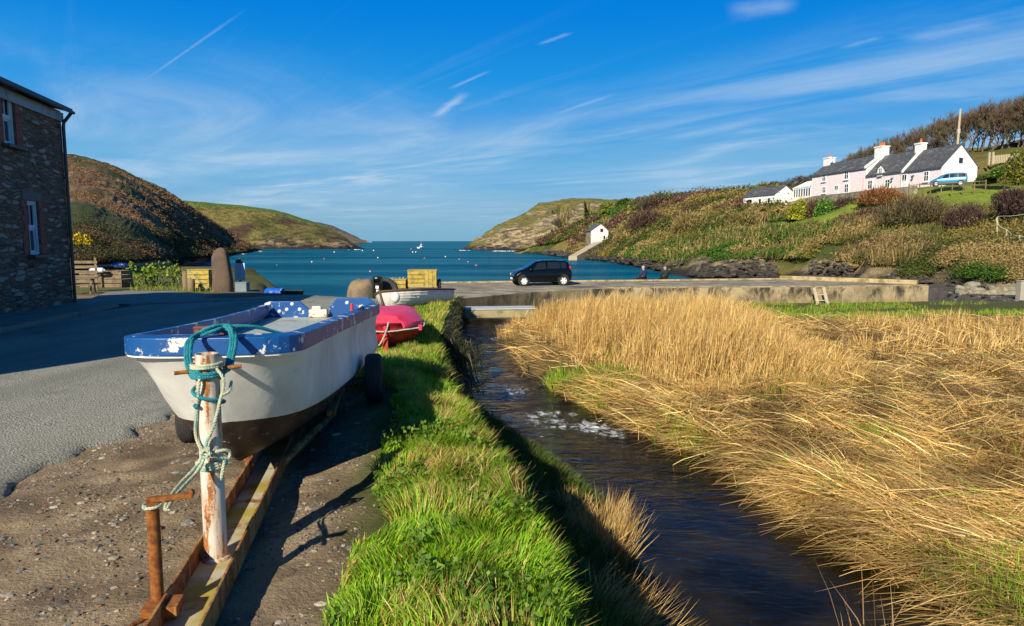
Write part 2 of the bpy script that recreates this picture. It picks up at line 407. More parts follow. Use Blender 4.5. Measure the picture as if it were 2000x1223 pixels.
# ------------------------------------------------------------------ water
m, T, b, o = newmat('stream water')
P = geo(T)
wv = T.noise(T.map(P, (.75, 1.9, 1), (0, 0, -.12)), 2.6, 4, .55, dist=.7)
rap = T.ss(T.xyz(P)[1], 8.0, 12.5)
hh = T.m('MULTIPLY', wv, T.m('MULTIPLY_ADD', rap, 1.0, .05))
fo = T.noise(T.map(P, (1.3, 1, 1)), 3.6, 8, .75, dist=.8)
def spot(x, y, r): return T.ss(T.vm('DISTANCE', P, (x, y, WZ)), r * .2, r, 1, 0)
sp = T.m('ADD', T.m('ADD', spot(.72, 12.8, 1.4), spot(-.1, 15.2, 1.3)), T.m('ADD', spot(-.85, 23.6, 1.0), T.m('ADD', spot(1.75, 12.0, .9), spot(-.2, 27.3, 1.1))))
foam = T.m('MULTIPLY', T.ss(T.m('ADD', fo, T.m('MULTIPLY', sp, .22)), .70, .80), T.m('MINIMUM', sp, 1.0))
bedc = T.mix(T.ss(T.noise(P, 1.3, 5), .35, .7), (.006, .005, .002), (.024, .018, .006))
T.put(b.inputs['Base Color'], T.mix(foam, bedc, (.75, .8, .82)))
T.put(b.inputs['Roughness'], T.m('MULTIPLY_ADD', foam, .5, .07)); b.inputs['IOR'].default_value = 1.33; T.put(b.inputs['Specular IOR Level'], T.m('MULTIPLY_ADD', rap, .8, .2))
T.put(b.inputs['Normal'], T.bump(T.m('ADD', hh, T.m('MULTIPLY', foam, .25)), 1.0, .34))
M_stream = m
sy = np.linspace(-4, 30, 160); su = np.linspace(0, 1, 24)
XL, XR = sleft(sy) - 1.2, sright(sy) + .7
XX = XL[:, None] + (XR - XL)[:, None] * su[None]; YY = np.repeat(sy[:, None], 24, 1)
ZZ = WZ + (fbm(np.stack([XX * 2.2, YY * 1.2, 0 * XX], -1), 3) - .5) * .07 * sst(8, 12, YY)
tag(npmesh('stream_water', np.stack([XX, YY, ZZ], -1).reshape(-1, 3), [grid_faces(160, 24)], M_stream, smooth=True), kind='structure')
m, T, b, o = newmat('sea water')
P = geo(T); yv = T.xyz(P)[1]
far = T.ss(yv, 60, 420)
w1 = T.noise(T.map(P, (.55, 1.5, 1), (0, 0, .15)), .55, 6, .62); w2 = T.noise(T.map(P, (.5, 1.4, 1), (0, 0, -.1)), .08, 5, .6)
pat = T.noise(T.map(P, (.35, 2.2, 1)), .02, 5, .6)
T.put(b.inputs['Base Color'], T.mix(T.ss(pat, .38, .64), (.0, .078, .155), (.002, .145, .215)))
b.inputs['Roughness'].default_value = .9; b.inputs['Specular IOR Level'].default_value = 0
T.put(b.inputs['Normal'], T.bump(T.m('ADD', T.m('MULTIPLY', w1, .55), T.m('MULTIPLY', w2, 1.6)), 1.0, 1.0))
gl = T.n.new('ShaderNodeBsdfGlossy'); gl.inputs['Roughness'].default_value = .12; T.l.new(b.inputs['Normal'].links[0].from_socket, gl.inputs['Normal'])
mx = T.n.new('ShaderNodeMixShader'); T.put(mx.inputs[0], T.m('MULTIPLY_ADD', T.ss(pat, .35, .65), .16, .10)); T.l.new(b.outputs[0], mx.inputs[1]); T.l.new(gl.outputs[0], mx.inputs[2]); T.l.new(mx.outputs[0], T.n['Material Output'].inputs[0])
SEA = -3.0
yy = np.concatenate([np.linspace(34, 500, 40), np.geomspace(600, 40000, 20)])
V = np.concatenate([np.stack([np.full(len(yy), sx) * 1.0, yy, np.full(len(yy), SEA)], -1)[:, None] for sx in (-30000, -400, -60, 60, 400, 30000)], 1)
tag(npmesh('sea_water', V.reshape(-1, 3), [grid_faces(len(yy), 6)], m), kind='structure')
# ------------------------------------------------------------------ hills as lofted sheets
def cr(P, t):                           # Catmull-Rom along axis 0
    n = len(P); i = np.clip(np.floor(t).astype(int), 0, n - 2); f = (t - i)[:, None, None] if P.ndim == 3 else (t - i)[:, None]
    a, b_, c, d = P[np.clip(i - 1, 0, n - 1)], P[i], P[i + 1], P[np.clip(i + 2, 0, n - 1)]
    return .5 * ((2 * b_) + (c - a) * f + (2 * a - 5 * b_ + 4 * c - d) * f ** 2 + (3 * b_ - a - 3 * c + d) * f ** 3)
class Hill:
    def __init__(s, cols):
        s.G = np.array([[at(px, py, Y) for py, Y in rows] for px, rows in cols]); s.nu, s.nv = s.G.shape[:2]
        s.px = np.array([c[0] for c in cols], float)
    def pts(s, u, v):                   # arrays of grid parameters -> points
        u = np.asarray(u, float).ravel(); v = np.asarray(v, float).ravel()
        iu = np.clip(np.floor(u).astype(int), 0, s.nu - 2); fu = (u - iu)[:, None]; iv = np.clip(np.floor(v).astype(int), 0, s.nv - 2); fv = (v - iv)[:, None]
        def crv(f): return [.5 * (-f + 2 * f * f - f ** 3), .5 * (2 - 5 * f * f + 3 * f ** 3), .5 * (f + 4 * f * f - 3 * f ** 3), .5 * (-f * f + f ** 3)]
        wu, wv = crv(fu), crv(fv); o = 0
        for a in range(4):
            for b_ in range(4):
                o = o + wu[a] * wv[b_] * s.G[np.clip(iu + a - 1, 0, s.nu - 1), np.clip(iv + b_ - 1, 0, s.nv - 1)]
        return o
    def upx(s, px): return np.interp(px, s.px, np.arange(s.nu))
    def mesh(s, name, nu, nv, mat, colf, disp):
        uu, vv = np.meshgrid(np.linspace(0, s.nu - 1, nu), np.linspace(0, s.nv - 1, nv), indexing='ij')
        P = s.pts(uu, vv).reshape(nu, nv, 3)
        N = np.cross(np.gradient(P, axis=0), np.gradient(P, axis=1)); N /= np.linalg.norm(N, axis=-1, keepdims=True) + 1e-9
        N *= np.sign(N[..., 2:3] + 1e-6)
        P = P + N * disp(P, uu, vv)[..., None]
        return tag(npmesh(name, P.reshape(-1, 3), [grid_faces(nu, nv)], mat, colf(P, uu, vv).reshape(-1, 3), smooth=True), kind='structure')
H_right = Hill([
 (1005, [(498, 262), (497, 261), (495, 262), (493, 263), (492, 265), (500, 300)]),
 (1045, [(496, 246), (490, 248), (486, 251), (483, 254), (480, 258), (490, 300)]),
 (1100, [(502, 196), (495, 200), (485, 215), (468, 235), (455, 255), (455, 300)]),
 (1165, [(509, 163), (500, 166), (487, 180), (452, 215), (424, 245), (424, 300)]),
 (1230, [(519, 129), (505, 133), (475, 150), (428, 195), (400, 225), (400, 280)]),
 (1330, [(540, 90), (512, 98), (455, 130), (412, 168), (386, 200), (384, 260)]),
 (1430, [(551, 77), (507, 88), (445, 112), (402, 145), (380, 178), (378, 240)]),
 (1530, [(553, 75), (502, 83), (440, 102), (400, 130), (372, 152), (366, 210)]),
 (1630, [(553, 66), (511, 70), (440, 88), (382, 117), (352, 142), (345, 190)]),
 (1730, [(556, 57), (515, 61), (440, 80), (374, 103), (335, 132), (328, 180)]),
 (1830, [(565, 54), (510, 58), (445, 74), (366, 92), (312, 118), (300, 165)]),
 (1930, [(578, 48), (507, 53), (450, 67), (363, 90), (298, 112), (285, 160)]),
 (2030, [(584, 46), (505, 50), (452, 62), (362, 86), (285, 105), (270, 150)]),
 (2200, [(590, 43), (500, 47), (448, 57), (350, 78), (260, 98), (240, 140)]),
 (2600, [(610, 37), (500, 42), (440, 50), (330, 70), (220, 92), (200, 130)]),
 (3400, [(640, 30), (500, 35), (430, 42), (300, 58), (150, 78), (130, 110)])])
def n_hill(P, s, k=4): return fbm(P * s, k)
def lawn_mask(u, v):
    s = np.interp(u, [6.6, 7.1, 8, 9, 9.6, 10], [1.98, 2.05, 2.27, 2.6, 2.85, 2.9]); a = (1 - sst(.10, .16, np.abs(v - s))) * sst(6.5, 7, u) * (1 - sst(9.8, 10.2, u))
    return np.maximum(a, sst(9.7, 10.1, u) * (1 - sst(12, 12.4, u)) * sst(2.42, 2.52, v) * (1 - sst(2.97, 3.02, v)))
def col_right(P, u, v):
    a, b_, c = n_hill(P, .05), n_hill(P, .16), n_hill(P, .7)
    veg = lerp3((.085, .10, .02), (.18, .145, .04), sst(.38, .62, a)); veg = lerp3(veg, (.045, .075, .012), sst(.5, .7, b_)); veg = lerp3(veg, (.16, .085, .04), sst(.58, .72, fbm(P * .1 + 40, 4)) * .8)
    rock = lerp3((.07, .055, .04), (.36, .28, .16), sst(.35, .65, c)); rock = lerp3(rock, (.36, .27, .06), sst(.55, .68, b_) * .7)
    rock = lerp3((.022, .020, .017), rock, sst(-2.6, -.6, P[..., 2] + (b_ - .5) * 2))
    kk = sst(.7, 1.4, v + (b_ - .5) * 1.3)
    return lerp3(lerp3(rock, veg, kk), lerp3((.13, .20, .02), (.22, .25, .035), c), lawn_mask(u, v))
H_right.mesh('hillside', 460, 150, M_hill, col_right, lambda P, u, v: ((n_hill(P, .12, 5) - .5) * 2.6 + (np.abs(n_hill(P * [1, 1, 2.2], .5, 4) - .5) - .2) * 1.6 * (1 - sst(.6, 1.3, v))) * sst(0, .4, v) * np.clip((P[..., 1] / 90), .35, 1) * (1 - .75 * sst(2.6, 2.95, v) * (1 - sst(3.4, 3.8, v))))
H_head = Hill([
 (885, [(487.5, 372), (487, 373), (487, 374), (486.8, 376), (486.5, 380), (488, 420)]),
 (905, [(488, 366), (486.5, 368), (486, 371), (485.5, 374), (485, 380), (488, 420)]),
 (942, [(489, 360), (479, 363), (473, 370), (466, 380), (459, 392), (462, 440)]),
 (973, [(490, 352), (473, 357), (460, 368), (450, 385), (440, 402), (441, 460)]),
 (1019, [(491, 346), (462, 352), (445, 370), (432, 392), (419, 412), (419, 480)]),
 (1053, [(491, 343), (452, 350), (432, 375), (413, 400), (400, 425), (400, 500)]),
 (1097, [(491, 340), (446, 347), (424, 372), (404, 400), (393, 430), (393, 500)]),
 (1146, [(491, 338), (446, 345), (418, 365), (398, 390), (389, 425), (389, 500)]),
 (1190, [(491, 336), (450, 344), (420, 365), (400, 390), (391, 425), (391, 500)]),
 (1260, [(491, 332), (455, 345), (425, 365), (404, 390), (393, 420), (393, 500)]),
 (1400, [(491, 326), (455, 345), (425, 365), (404, 390), (396, 420), (396, 500)])])
def col_head(P, u, v):
    a, b_, c = n_hill(P, .025), n_hill(P * [1, 1, 2.6], .11), n_hill(P * [1, 1, 3.5], .33)
    rock = lerp3((.14, .11, .065), (.50, .39, .23), sst(.32, .64, c)); rock = lerp3(rock, (.07, .055, .04), sst(.62, .72, b_))
    veg = lerp3((.13, .14, .035), (.26, .22, .07), c)
    k = sst(.54, .66, b_ * .5 + a * .35 + .075 * v)
    k = k * sst(.35, 1.0, v)
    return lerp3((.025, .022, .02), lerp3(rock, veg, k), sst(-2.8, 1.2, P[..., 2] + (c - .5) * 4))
def disp_head(P, u, v):
    d = (n_hill(P, .05, 5) - .5) * 9 + (np.abs(n_hill(P * [1, 1, 2.5], .12, 5) - .5) - .2) * 9 * (1 - .5 * sst(1, 3, v))
    for (cx, w_, h_) in ((6.0, .13, 34), (6.3, .05, 22), (5.8, .05, 20)):
        d = d - h_ * np.exp(-((u - cx + .15 * np.sin(v * 5)) / w_) ** 2) * sst(.9, 1.6, v) * (1 - sst(2.9, 3.5, v))
    d = d - 26 * np.exp(-((u - 7.02) / .07) ** 2) * sst(1.8, 2.3, v) * (1 - sst(3.4, 3.8, v))
    return d * sst(0, .35, v) * .6
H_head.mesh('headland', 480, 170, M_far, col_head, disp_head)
H_left = Hill([
 (-900, [(560, 18), (480, 26), (380, 36), (250, 48), (150, 60), (150, 90)]),
 (-350, [(545, 27), (490, 36), (420, 50), (330, 80), (215, 150), (205, 200)]),
 (-60, [(530, 38), (490, 46), (430, 60), (350, 110), (272, 200), (268, 260)]),
 (140, [(519, 48), (490, 54), (440, 66), (370, 130), (309, 235), (306, 300)]),
 (200, [(517, 52), (492, 58), (450, 72), (385, 135), (323, 240), (320, 300)]),
 (260, [(515, 58), (494, 66), (458, 84), (402, 150), (347, 250), (345, 310)]),
 (310, [(512, 74), (495, 88), (468, 112), (418, 175), (371, 260), (369, 320)]),
 (350, [(508, 104), (496, 122), (474, 150), (432, 205), (393, 272), (391, 330)]),
 (400, [(502, 150), (494, 168), (479, 192), (450, 240), (426, 290), (424, 340)]),
 (440, [(498, 210), (492, 222), (482, 245), (466, 280), (450, 312), (449, 360)]),
 (480, [(494, 270), (490, 280), (485, 290), (480, 302), (475, 314), (474, 360)]),
 (512, [(489, 342), (488.5, 344), (488, 346), (487.5, 349), (487, 353), (488, 380)])])
def col_left(P, u, v):
    a, b_, c = n_hill(P, .06), n_hill(P, .2), n_hill(P, .8)
    br = lerp3((.17, .095, .048), (.34, .215, .11), sst(.32, .7, c * .6 + b_ * .4)); br = lerp3(br, (.06, .075, .02), sst(.55, .68, a)); br = lerp3(br, (.07, .085, .022), sst(3.55, 4, v + (b_ - .5)) * .8)
    low = lerp3((.035, .036, .014), (.11, .075, .035), b_)  # dark scrub on the lower slope, with the shade there painted in
    k = sst(1.2, 2.0, v + (a - .5) * 1.6)
    g = lerp3(low, br, k)
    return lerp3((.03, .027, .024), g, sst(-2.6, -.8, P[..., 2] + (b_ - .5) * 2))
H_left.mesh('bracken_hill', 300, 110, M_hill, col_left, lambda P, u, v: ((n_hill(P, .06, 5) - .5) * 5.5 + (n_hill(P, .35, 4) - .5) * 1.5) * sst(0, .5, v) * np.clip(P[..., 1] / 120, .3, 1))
H_lhead = Hill([
 (330, [(490, 420), (480, 424), (440, 435), (415, 450), (392, 468), (392, 520)]),
 (400, [(489, 412), (481, 415), (450, 430), (420, 450), (396, 470), (396, 520)]),
 (470, [(489, 404), (482, 407), (455, 425), (425, 448), (403, 470), (403, 520)]),
 (520, [(488, 398), (480, 402), (458, 420), (432, 445), (410, 466), (410, 520)]),
 (580, [(488, 395), (478, 399), (460, 416), (440, 440), (424, 460), (424, 510)]),
 (630, [(487.5, 396), (474, 400), (462, 414), (450, 432), (440, 450), (440, 500)]),
 (665, [(487, 398), (476, 402), (469, 410), (462, 422), (457, 436), (458, 480)]),
 (692, [(486, 402), (483, 405), (480, 409), (477, 414), (475, 422), (478, 460)]),
 (712, [(485.5, 408), (485, 409), (484.5, 410), (484.2, 412), (484, 415), (486, 430)])])
def col_lhead(P, u, v):
    a, b_, c = n_hill(P, .022), n_hill(P, .07), n_hill(P * [1, 1, 2.5], .3)
    rock = lerp3((.05, .04, .03), (.28, .21, .12), sst(.38, .66, c))
    veg = lerp3((.06, .07, .016), (.20, .17, .05), sst(.35, .65, c * .5 + b_ * .5)); veg = lerp3(veg, (.075, .045, .03), sst(.47, .58, a) * (1 - sst(3.4, 3.7, v))); veg = lerp3(veg, (.12, .17, .03), sst(3.5, 3.8, v))
    k = sst(.9, 1.9, v + (b_ - .5) * 2.8 - .9 * sst(5.0, 6.5, u))
    return lerp3((.028, .025, .022), lerp3(rock, veg, k), sst(-2.8, 1.5, P[..., 2] + (c - .5) * 4))
H_lhead.mesh('green_headland', 260, 110, M_far, col_lhead, lambda P, u, v: ((n_hill(P, .03, 5) - .5) * 9 + (np.abs(n_hill(P * [1.4, 1, 1], .1, 5) - .5) - .2) * 9 * (1 - sst(1.2, 2.4, v)) * 1.2) * sst(0, .4, v) * .6)
H_cape = Hill([(px, [(475.5, 1180), ((475.5 + py) / 2 + 1, 1200), ((475.5 + 2 * py) / 3, 1230), (py, 1290), (py + 1, 1500)]) for px, py in
               ((560, 430), (600, 434), (640, 440), (665, 449), (685, 459), (700, 467), (710, 472), (716, 474.5))])
H_cape.mesh('distant_cape', 120, 40, M_far, lambda P, u, v: lerp3((.12, .10, .07), (.20, .16, .11), n_hill(P, .02)), lambda P, u, v: (n_hill(P, .012, 5) - .5) * 26 * sst(0, .5, v) * .6)
# ------------------------------------------------------------------ quay
m, T, b, o = newmat('quay concrete')
P = geo(T); N = T.n.new('ShaderNodeNewGeometry').outputs['Normal']
px_, py_, pz_ = T.xyz(P)
n = T.noise(P, 1.2, 7, .65); streak = T.noise(T.com(T.m('MULTIPLY', px_, 2.2), T.m('MULTIPLY', py_, 2.2), T.m('MULTIPLY', pz_, 1.0)), 1.1, 9, .75, dist=.6)
top = T.ss(pz_, -2.0, -1.0)
patch = T.noise(P, .35, 5, .6)
wall = T.mix(T.ss(n, .3, .7), (.20, .155, .085), (.40, .32, .19))
wall = T.mix(T.m('MULTIPLY', T.ss(T.m('ADD', streak, T.m('MULTIPLY', patch, .8)), .80, .98), T.ss(pz_, -2.1, -1.05, .25, 1)), wall, (.035, .03, .02))
wall = T.mix(T.ss(px_, -1.5, 4.5, .75, 0), wall, (.06, .05, .033))
wall = T.mix(T.m('MULTIPLY', T.ss(pz_, -1.35, -1.75), T.ss(n, .5, .66, 0, .55)), wall, (.34, .22, .05))
dk = T.mix(T.ss(T.noise(P, .8, 8, .7), .35, .65), (.13, .11, .075), (.36, .32, .235))
dk = T.mix(T.ss(T.noise(P, .3, 4, .6), .55, .7, 0, .85), dk, (.075, .062, .045))
up = T.ss(T.xyz(N)[2], .5, .8)
T.put(b.inputs['Base Color'], T.mix(up, wall, dk)); b.inputs['Roughness'].default_value = .92
T.put(b.inputs['Normal'], T.bump(T.noise(P, 9, 8, .7), .7, .03)); M_quay = m
quay = thing('quay', 'long stained concrete quay crossing behind the reeds, with a flat deck', 'quay', (0, 38, -.9))
near = [(-7.8, 28.9), (-5.2, 29.0), (-2.6, 30.3), (-1.2, 31.9), (0, 33.3), (1.3, 34.7), (2.7, 35.9), (4.2, 36.9), (9, 37.5), (14.2, 37.8), (19, 38.3), (24, 39.2)]
farl = [(24, 40.0), (21.5, 42.6), (17.8, 45.6), (9, 43.9), (0, 42.4), (-4.9, 41.4)]
mb = MB(Matrix.Translation((0, -38, .9)))
poly = near + farl
mb.prism(poly, -4.2, -.9)
mb.build('deck', M_quay, quay, bevel=.05)
M_lip = simple('lichened coping', (.42, .33, .17), .9, .35, 3, .6, c2=(.20, .16, .06), f=(.45, .6), bs=22)
mb = MB(Matrix.Translation((0, -38, .9)))
def kerb(mb, pts, w, z0, h):
    for (a, b_) in zip(pts[:-1], pts[1:]):
        a, b_ = Vector(a), Vector(b_); d = (b_ - a); mb.box(((a.x + b_.x) / 2, (a.y + b_.y) / 2, z0 + h / 2), (d.length + .02, w, h), math.atan2(d.y, d.x))
kerb(mb, [(p[0], p[1] - .16) for p in farl[2:]], .3, -.9, .1)
mb.build('coping', M_lip, quay, bevel=.02)
mb = MB(Matrix.Translation((0, -38, .9)))
kerb(mb, [(17.9, 45.5), (21.5, 42.5), (23.9, 40.2)], .34, -.9, .26)
kerb(mb, [(5.0, 37.2), (9, 37.66), (14.2, 37.96), (19, 38.46), (23.9, 39.34)], .2, -.9, .05)
mb.build('parapet', M_lip, quay, bevel=.03)
# concrete slab footbridge over the stream, wall along the left bank
M_slab = simple('pale slab', (.42, .44, .46), .7, .2, 4, .2)
mb = MB(); mb.box((0, 0, 0), (3.4, 1.9, .3), R(8)); fb = mb.build('footbridge', simple('mossy concrete', (.30, .26, .14), .9, .35, 3, .5, c2=(.16, .15, .05)), bevel=.03)
fb.location = (-.55, 29.0, -1.36); tag(fb, 'low concrete slab footbridge crossing the stream at the foot of the quay', 'footbridge')
mb = MB(); mb.box((0, 0, 0), (3.0, 1.2, .03), R(8)); o_ = mb.build('walkway', M_slab, fb); o_.location = (0, .12, .17)
m, T, b, o = newmat('dark bank stone'); P = geo(T)
v = T.vor(T.map(P, (2.2, 2.2, 5)), 1.4); n = T.noise(P, 5, 6, .7)
T.put(b.inputs['Base Color'], T.mix(n, (.012, .012, .008), (.06, .05, .032))); b.inputs['Roughness'].default_value = .95
T.put(b.inputs['Normal'], T.bump(T.m('ADD', v, n), 1, .12)); M_bank = m
bw = []
yb = np.linspace(12.2, 28.4, 60)
jit = (fbm(np.stack([yb * 1.3, 0 * yb, 0 * yb], -1), 3) - .5) * .5
for i, yv_ in enumerate(yb):
    x = float(sleft(yv_)) + .05 + jit[i] * .5; zt = float(zland(yv_)) + .02 + jit[i] * .3 - 1.75 * (1 - sst(12.2, 15.0, yv_))
    bw.append([(x + .18, yv_, -2.2), (x + .02, yv_, min(-1.3, zt - .1)), (x - .02, yv_, zt - .08 * sst(12.2, 15, yv_)), (x - .2, yv_, zt), (x - .9, yv_, zt - .2), (x - .9, yv_, -2.2)])
mb = MB(); mb.loft(bw, True, True); tag(mb.build('bank_wall', M_bank, smooth=True), 'dark overgrown stone wall along the left bank of the stream', 'wall')
# ------------------------------------------------------------------ vegetation: grass, reeds, straw (nobody could count it)
def stuff(name, parts, mat, label, cat):
    V, Fs, Cs = join(parts); return tag(npmesh(name, V, Fs, mat, Cs), label, cat, kind='stuff')
def pick(cols, n, p=None): return np.array(cols)[rng.choice(len(cols), n, p=p)] * rng.uniform(.7, 1.3, (n, 1))
GREEN = [(.15, .31, .012), (.21, .38, .018), (.115, .25, .010), (.28, .41, .03), (.34, .32, .05)]
STRAW = [(.52, .33, .10), (.60, .41, .15), (.40, .24, .07), (.68, .50, .22), (.25, .14, .05)]
def on(x, y, dz=0): return np.stack([x, y, gz_(x, y) + dz], 1)
def lean(n, L, spread, bias=(0, 0)):
    a = rng.uniform(0, 2 * np.pi, n); r = np.abs(rng.normal(0, spread, n))
    d = np.stack([np.cos(a) * r + bias[0], np.sin(a) * r + bias[1], np.ones(n)], 1); d /= np.linalg.norm(d, axis=1, keepdims=True)
    return d * np.asarray(L)[:, None]
# verge on the left bank
parts = []
def verge(n, y0, y1, L, W, p=1.0):
    y = y0 + (y1 - y0) * rng.random(n) ** p
    lo = np.interp(y, [2, 2.9, 4.3, 5.4, 7, 9, 14, 28], [-.8, -.85, -.95, -1.05, -1.4, -3.2, -3.3, -3.2])
    hi = np.where(y > 6.5, crest(y) + .08, crest(y) + .14)
    x = lo + (hi - lo) * rng.random(n) ** .9
    pn_ = np.stack([x * 1.6, y * 1.6, 0 * x], 1); q = fbm(pn_, 3); q2 = fbm(pn_ * 2.2 + 30, 3)
    keep = (x > lo + (q - .40) * 1.5) & (rng.random(n) < .25 + 1.4 * q2)
    x, y, q, q2 = x[keep], y[keep], q[keep], q2[keep]; k = len(x)
    ln = L * rng.uniform(.45, 1.25, k) * (.55 + .9 * q2) * (.45 + .55 * sst(0, .35, x - np.interp(y, [2, 2.9, 4.3, 5.4, 7, 9], [-.8, -.85, -.95, -1.05, -1.4, -3.2])))
    cl_ = pick(GREEN, k, [.3, .3, .2, .15, .05]); dry = (rng.random(k) < .06 + .40 * (q2 > .55)); cl_ *= (.74 + .6 * sst(.3, .62, fbm(np.stack([x * 4, y * 4, 0 * x + 61], 1), 2)))[:, None]; cl_[dry] = pick(STRAW, int(dry.sum()))
    # tufts lean together
    ta = fbm(np.stack([x * 3, y * 3, 0 * x + 5], 1), 2) * 12
    D = lean(k, ln, .35, (0, 0)); D[:, 0] += np.cos(ta) * ln * .45; D[:, 1] += np.sin(ta) * ln * .45
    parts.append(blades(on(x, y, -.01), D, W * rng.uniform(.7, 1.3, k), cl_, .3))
verge(70000, 2.0, 6.6, .17, .0055, .8)
verge(42000, 6.0, 12, .17, .008)
verge(30000, 10, 28, .14, .013, .8)
# broad leaves and clover in the verge
n = 16000; y = rng.uniform(2.1, 7, n); x = rng.uniform(-1.0, .7, n); q = fbm(np.stack([x * 2.3, y * 2.3, 0 * x + 77], 1), 3)
k = (q > .53) & (x > np.interp(y, [2, 4.3, 7], [-.75, -.9, -1.3])); x, y = x[k], y[k]
parts.append(leaves(on(x, y) + np.stack([0 * x, 0 * x, rng.uniform(.04, .19, len(x))], 1), rng.uniform(.009, .023, len(x)), pick([(.10, .20, .02), (.07, .16, .015), (.16, .24, .03)], len(x)), .55, .8))
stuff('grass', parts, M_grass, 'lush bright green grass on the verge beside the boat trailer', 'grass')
# shaded bank between verge and stream: mixed growth, the shade put into its dark colours
parts = []
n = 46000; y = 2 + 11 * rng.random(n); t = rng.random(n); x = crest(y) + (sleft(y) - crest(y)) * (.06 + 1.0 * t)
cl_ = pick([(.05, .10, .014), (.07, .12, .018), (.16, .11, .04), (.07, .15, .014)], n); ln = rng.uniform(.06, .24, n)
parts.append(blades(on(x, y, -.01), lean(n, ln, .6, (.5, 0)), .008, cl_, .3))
# hanging growth along the bank wall
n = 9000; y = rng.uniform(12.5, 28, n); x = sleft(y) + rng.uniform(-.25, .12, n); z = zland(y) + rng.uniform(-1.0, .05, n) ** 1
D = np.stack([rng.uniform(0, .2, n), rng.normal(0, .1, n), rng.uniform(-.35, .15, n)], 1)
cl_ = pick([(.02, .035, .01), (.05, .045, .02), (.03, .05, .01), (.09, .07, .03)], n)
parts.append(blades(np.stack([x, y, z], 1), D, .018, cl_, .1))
n = 5000; y = rng.uniform(13, 28, n); x = sleft(y) - rng.uniform(.1, .7, n)
parts.append(blades(on(x, y, -.02), lean(n, rng.uniform(.1, .32, n), .5, (.3, 0)), .016, pick(GREEN + STRAW[:2], n), .3))
stuff('bank_growth', parts, M_grass, 'tangled growth coloured dark for the shade on the bank above the stream', 'undergrowth')
# dry stems on the bank edge
parts = []
def clump(px, py, z, n, L, sp, bias, W=.007, cols=STRAW, r=.2):
    c = atz(px, py, z); a = rng.uniform(0, 6.28, n); rr = r * np.sqrt(rng.random(n))
    x, y = c[0] + np.cos(a) * rr, c[1] + np.sin(a) * rr
    parts.append(blades(np.stack([x, y, gz_(x, y)], 1), lean(n, L * rng.uniform(.5, 1.2, n), sp, bias), W, pick(cols, n), rng.uniform(.0, .5)))
for a_ in ((1150, 925, -.85, 500, .3, .8, (-.3, .2)), (1200, 975, -1.1, 340, .62, .34, (.22, .1)), (1165, 985, -1.1, 700, .34, .75, (.1, -.1)), (1190, 1010, -1.2, 300, .5, .6, (.3, 0)), (1215, 940, -1.2, 120, .5, .4, (.3, .1)), (1130, 915, -.95, 420, .3, .8, (.2, 0)),
           (1000, 860, -.35, 90, .4, .8, (.5, .1)), (960, 850, -.3, 70, .35, .9, (.4, .1)), (905, 960, -.1, 220, .25, .9, (-.3, -.2)), (1190, 1110, -.9, 420, .4, .7, (.6, -.1)), (1230, 1150, -1.1, 200, .55, .6, (.9, 0)),
           (885, 690, -.6, 80, .5, .6, (.5, -.3)), (975, 905, -.4, 140, .3, .9, (.3, 0)), (1080, 790, -1.6, 26, .4, .6, (-.5, .2))):
    clump(*a_)
c_green = [(.12, .19, .03), (.2, .2, .06), (.09, .16, .02)]
clump(1190, 1130, -.9, 380, .33, .6, (.1, -.3), .007, c_green); clump(1170, 1180, -.8, 400, .35, .6, (.2, -.3), .007, c_green); clump(1160, 960, -1.0, 150, .16, .8, (0, 0), .02, c_green, .1)
clump(1700, 1218, -1.6, 16, .95, .25, (-.05, .1), .008, [(.30, .17, .08), (.42, .28, .15)], .3); clump(1500, 1222, -1.7, 5, .35, .3, (0, 0), .006, [(.3, .2, .12)], .2)
stuff('dry_stems', parts, M_straw, 'pale dead stems in clumps along the left bank edge', 'dry stems')
# ---- marsh on the right: standing reeds
parts = []
def reeds(n, L, W):
    y = 12.5 + 13.5 * rng.random(n); lo = sright(y) + np.interp(y, [12.5, 15, 18, 22, 26], [1.6, 1.4, 1.3, .7, .35]); hi = np.interp(y, [12.5, 14, 18, 22, 26], [6.4, 7.3, 8.2, 8.6, 8.4])
    x = lo + (hi - lo) * rng.random(n); q = fbm(np.stack([x * .55, y * .55, 0 * x], 1), 3); q2 = fbm(np.stack([x * 2, y * 2, 0 * x + 4], 1), 3)
    k = rng.random(n) < np.clip(3.2 * (q2 - .22), .12, 1); x, y, q, q2, lo, hi = x[k], y[k], q[k], q2[k], lo[k], hi[k]; n = len(x)
    edge = sst(0, .9, x - lo) * sst(-.2, 2.6, hi - x + (q - .5) * 2.5) * sst(12.1, 15.0, y + (q2 - .5) * 3) * (1 - .5 * sst(23, 26, y)); ln = L * (.35 + .65 * edge) * (.7 + .6 * q) * rng.uniform(.75, 1.15, n)
    D = lean(n, ln, .24, (0, 0)); D[:, 0] += ln * (.10 + .55 * sst(6.3, 7.4, x) + (q2 - .5) * .6); D[:, 1] += ln * (q - .5) * .8
    cl_ = pick(STRAW, n, [.3, .3, .2, .12, .08]); tc = np.clip(cl_ * 1.12, 0, 1)
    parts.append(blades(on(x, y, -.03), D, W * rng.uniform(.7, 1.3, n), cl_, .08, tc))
    # side leaves
    m_ = n // 2; i = rng.choice(n, m_); b0 = on(x[i], y[i], 0) + D[i] * rng.uniform(.25, .85, (m_, 1))
    parts.append(blades(b0, D[i] * .28 + rng.normal(0, .1, (m_, 3)), W * 1.1, cl_[i] * 1.05, .2))
reeds(30000, 1.2, .011)
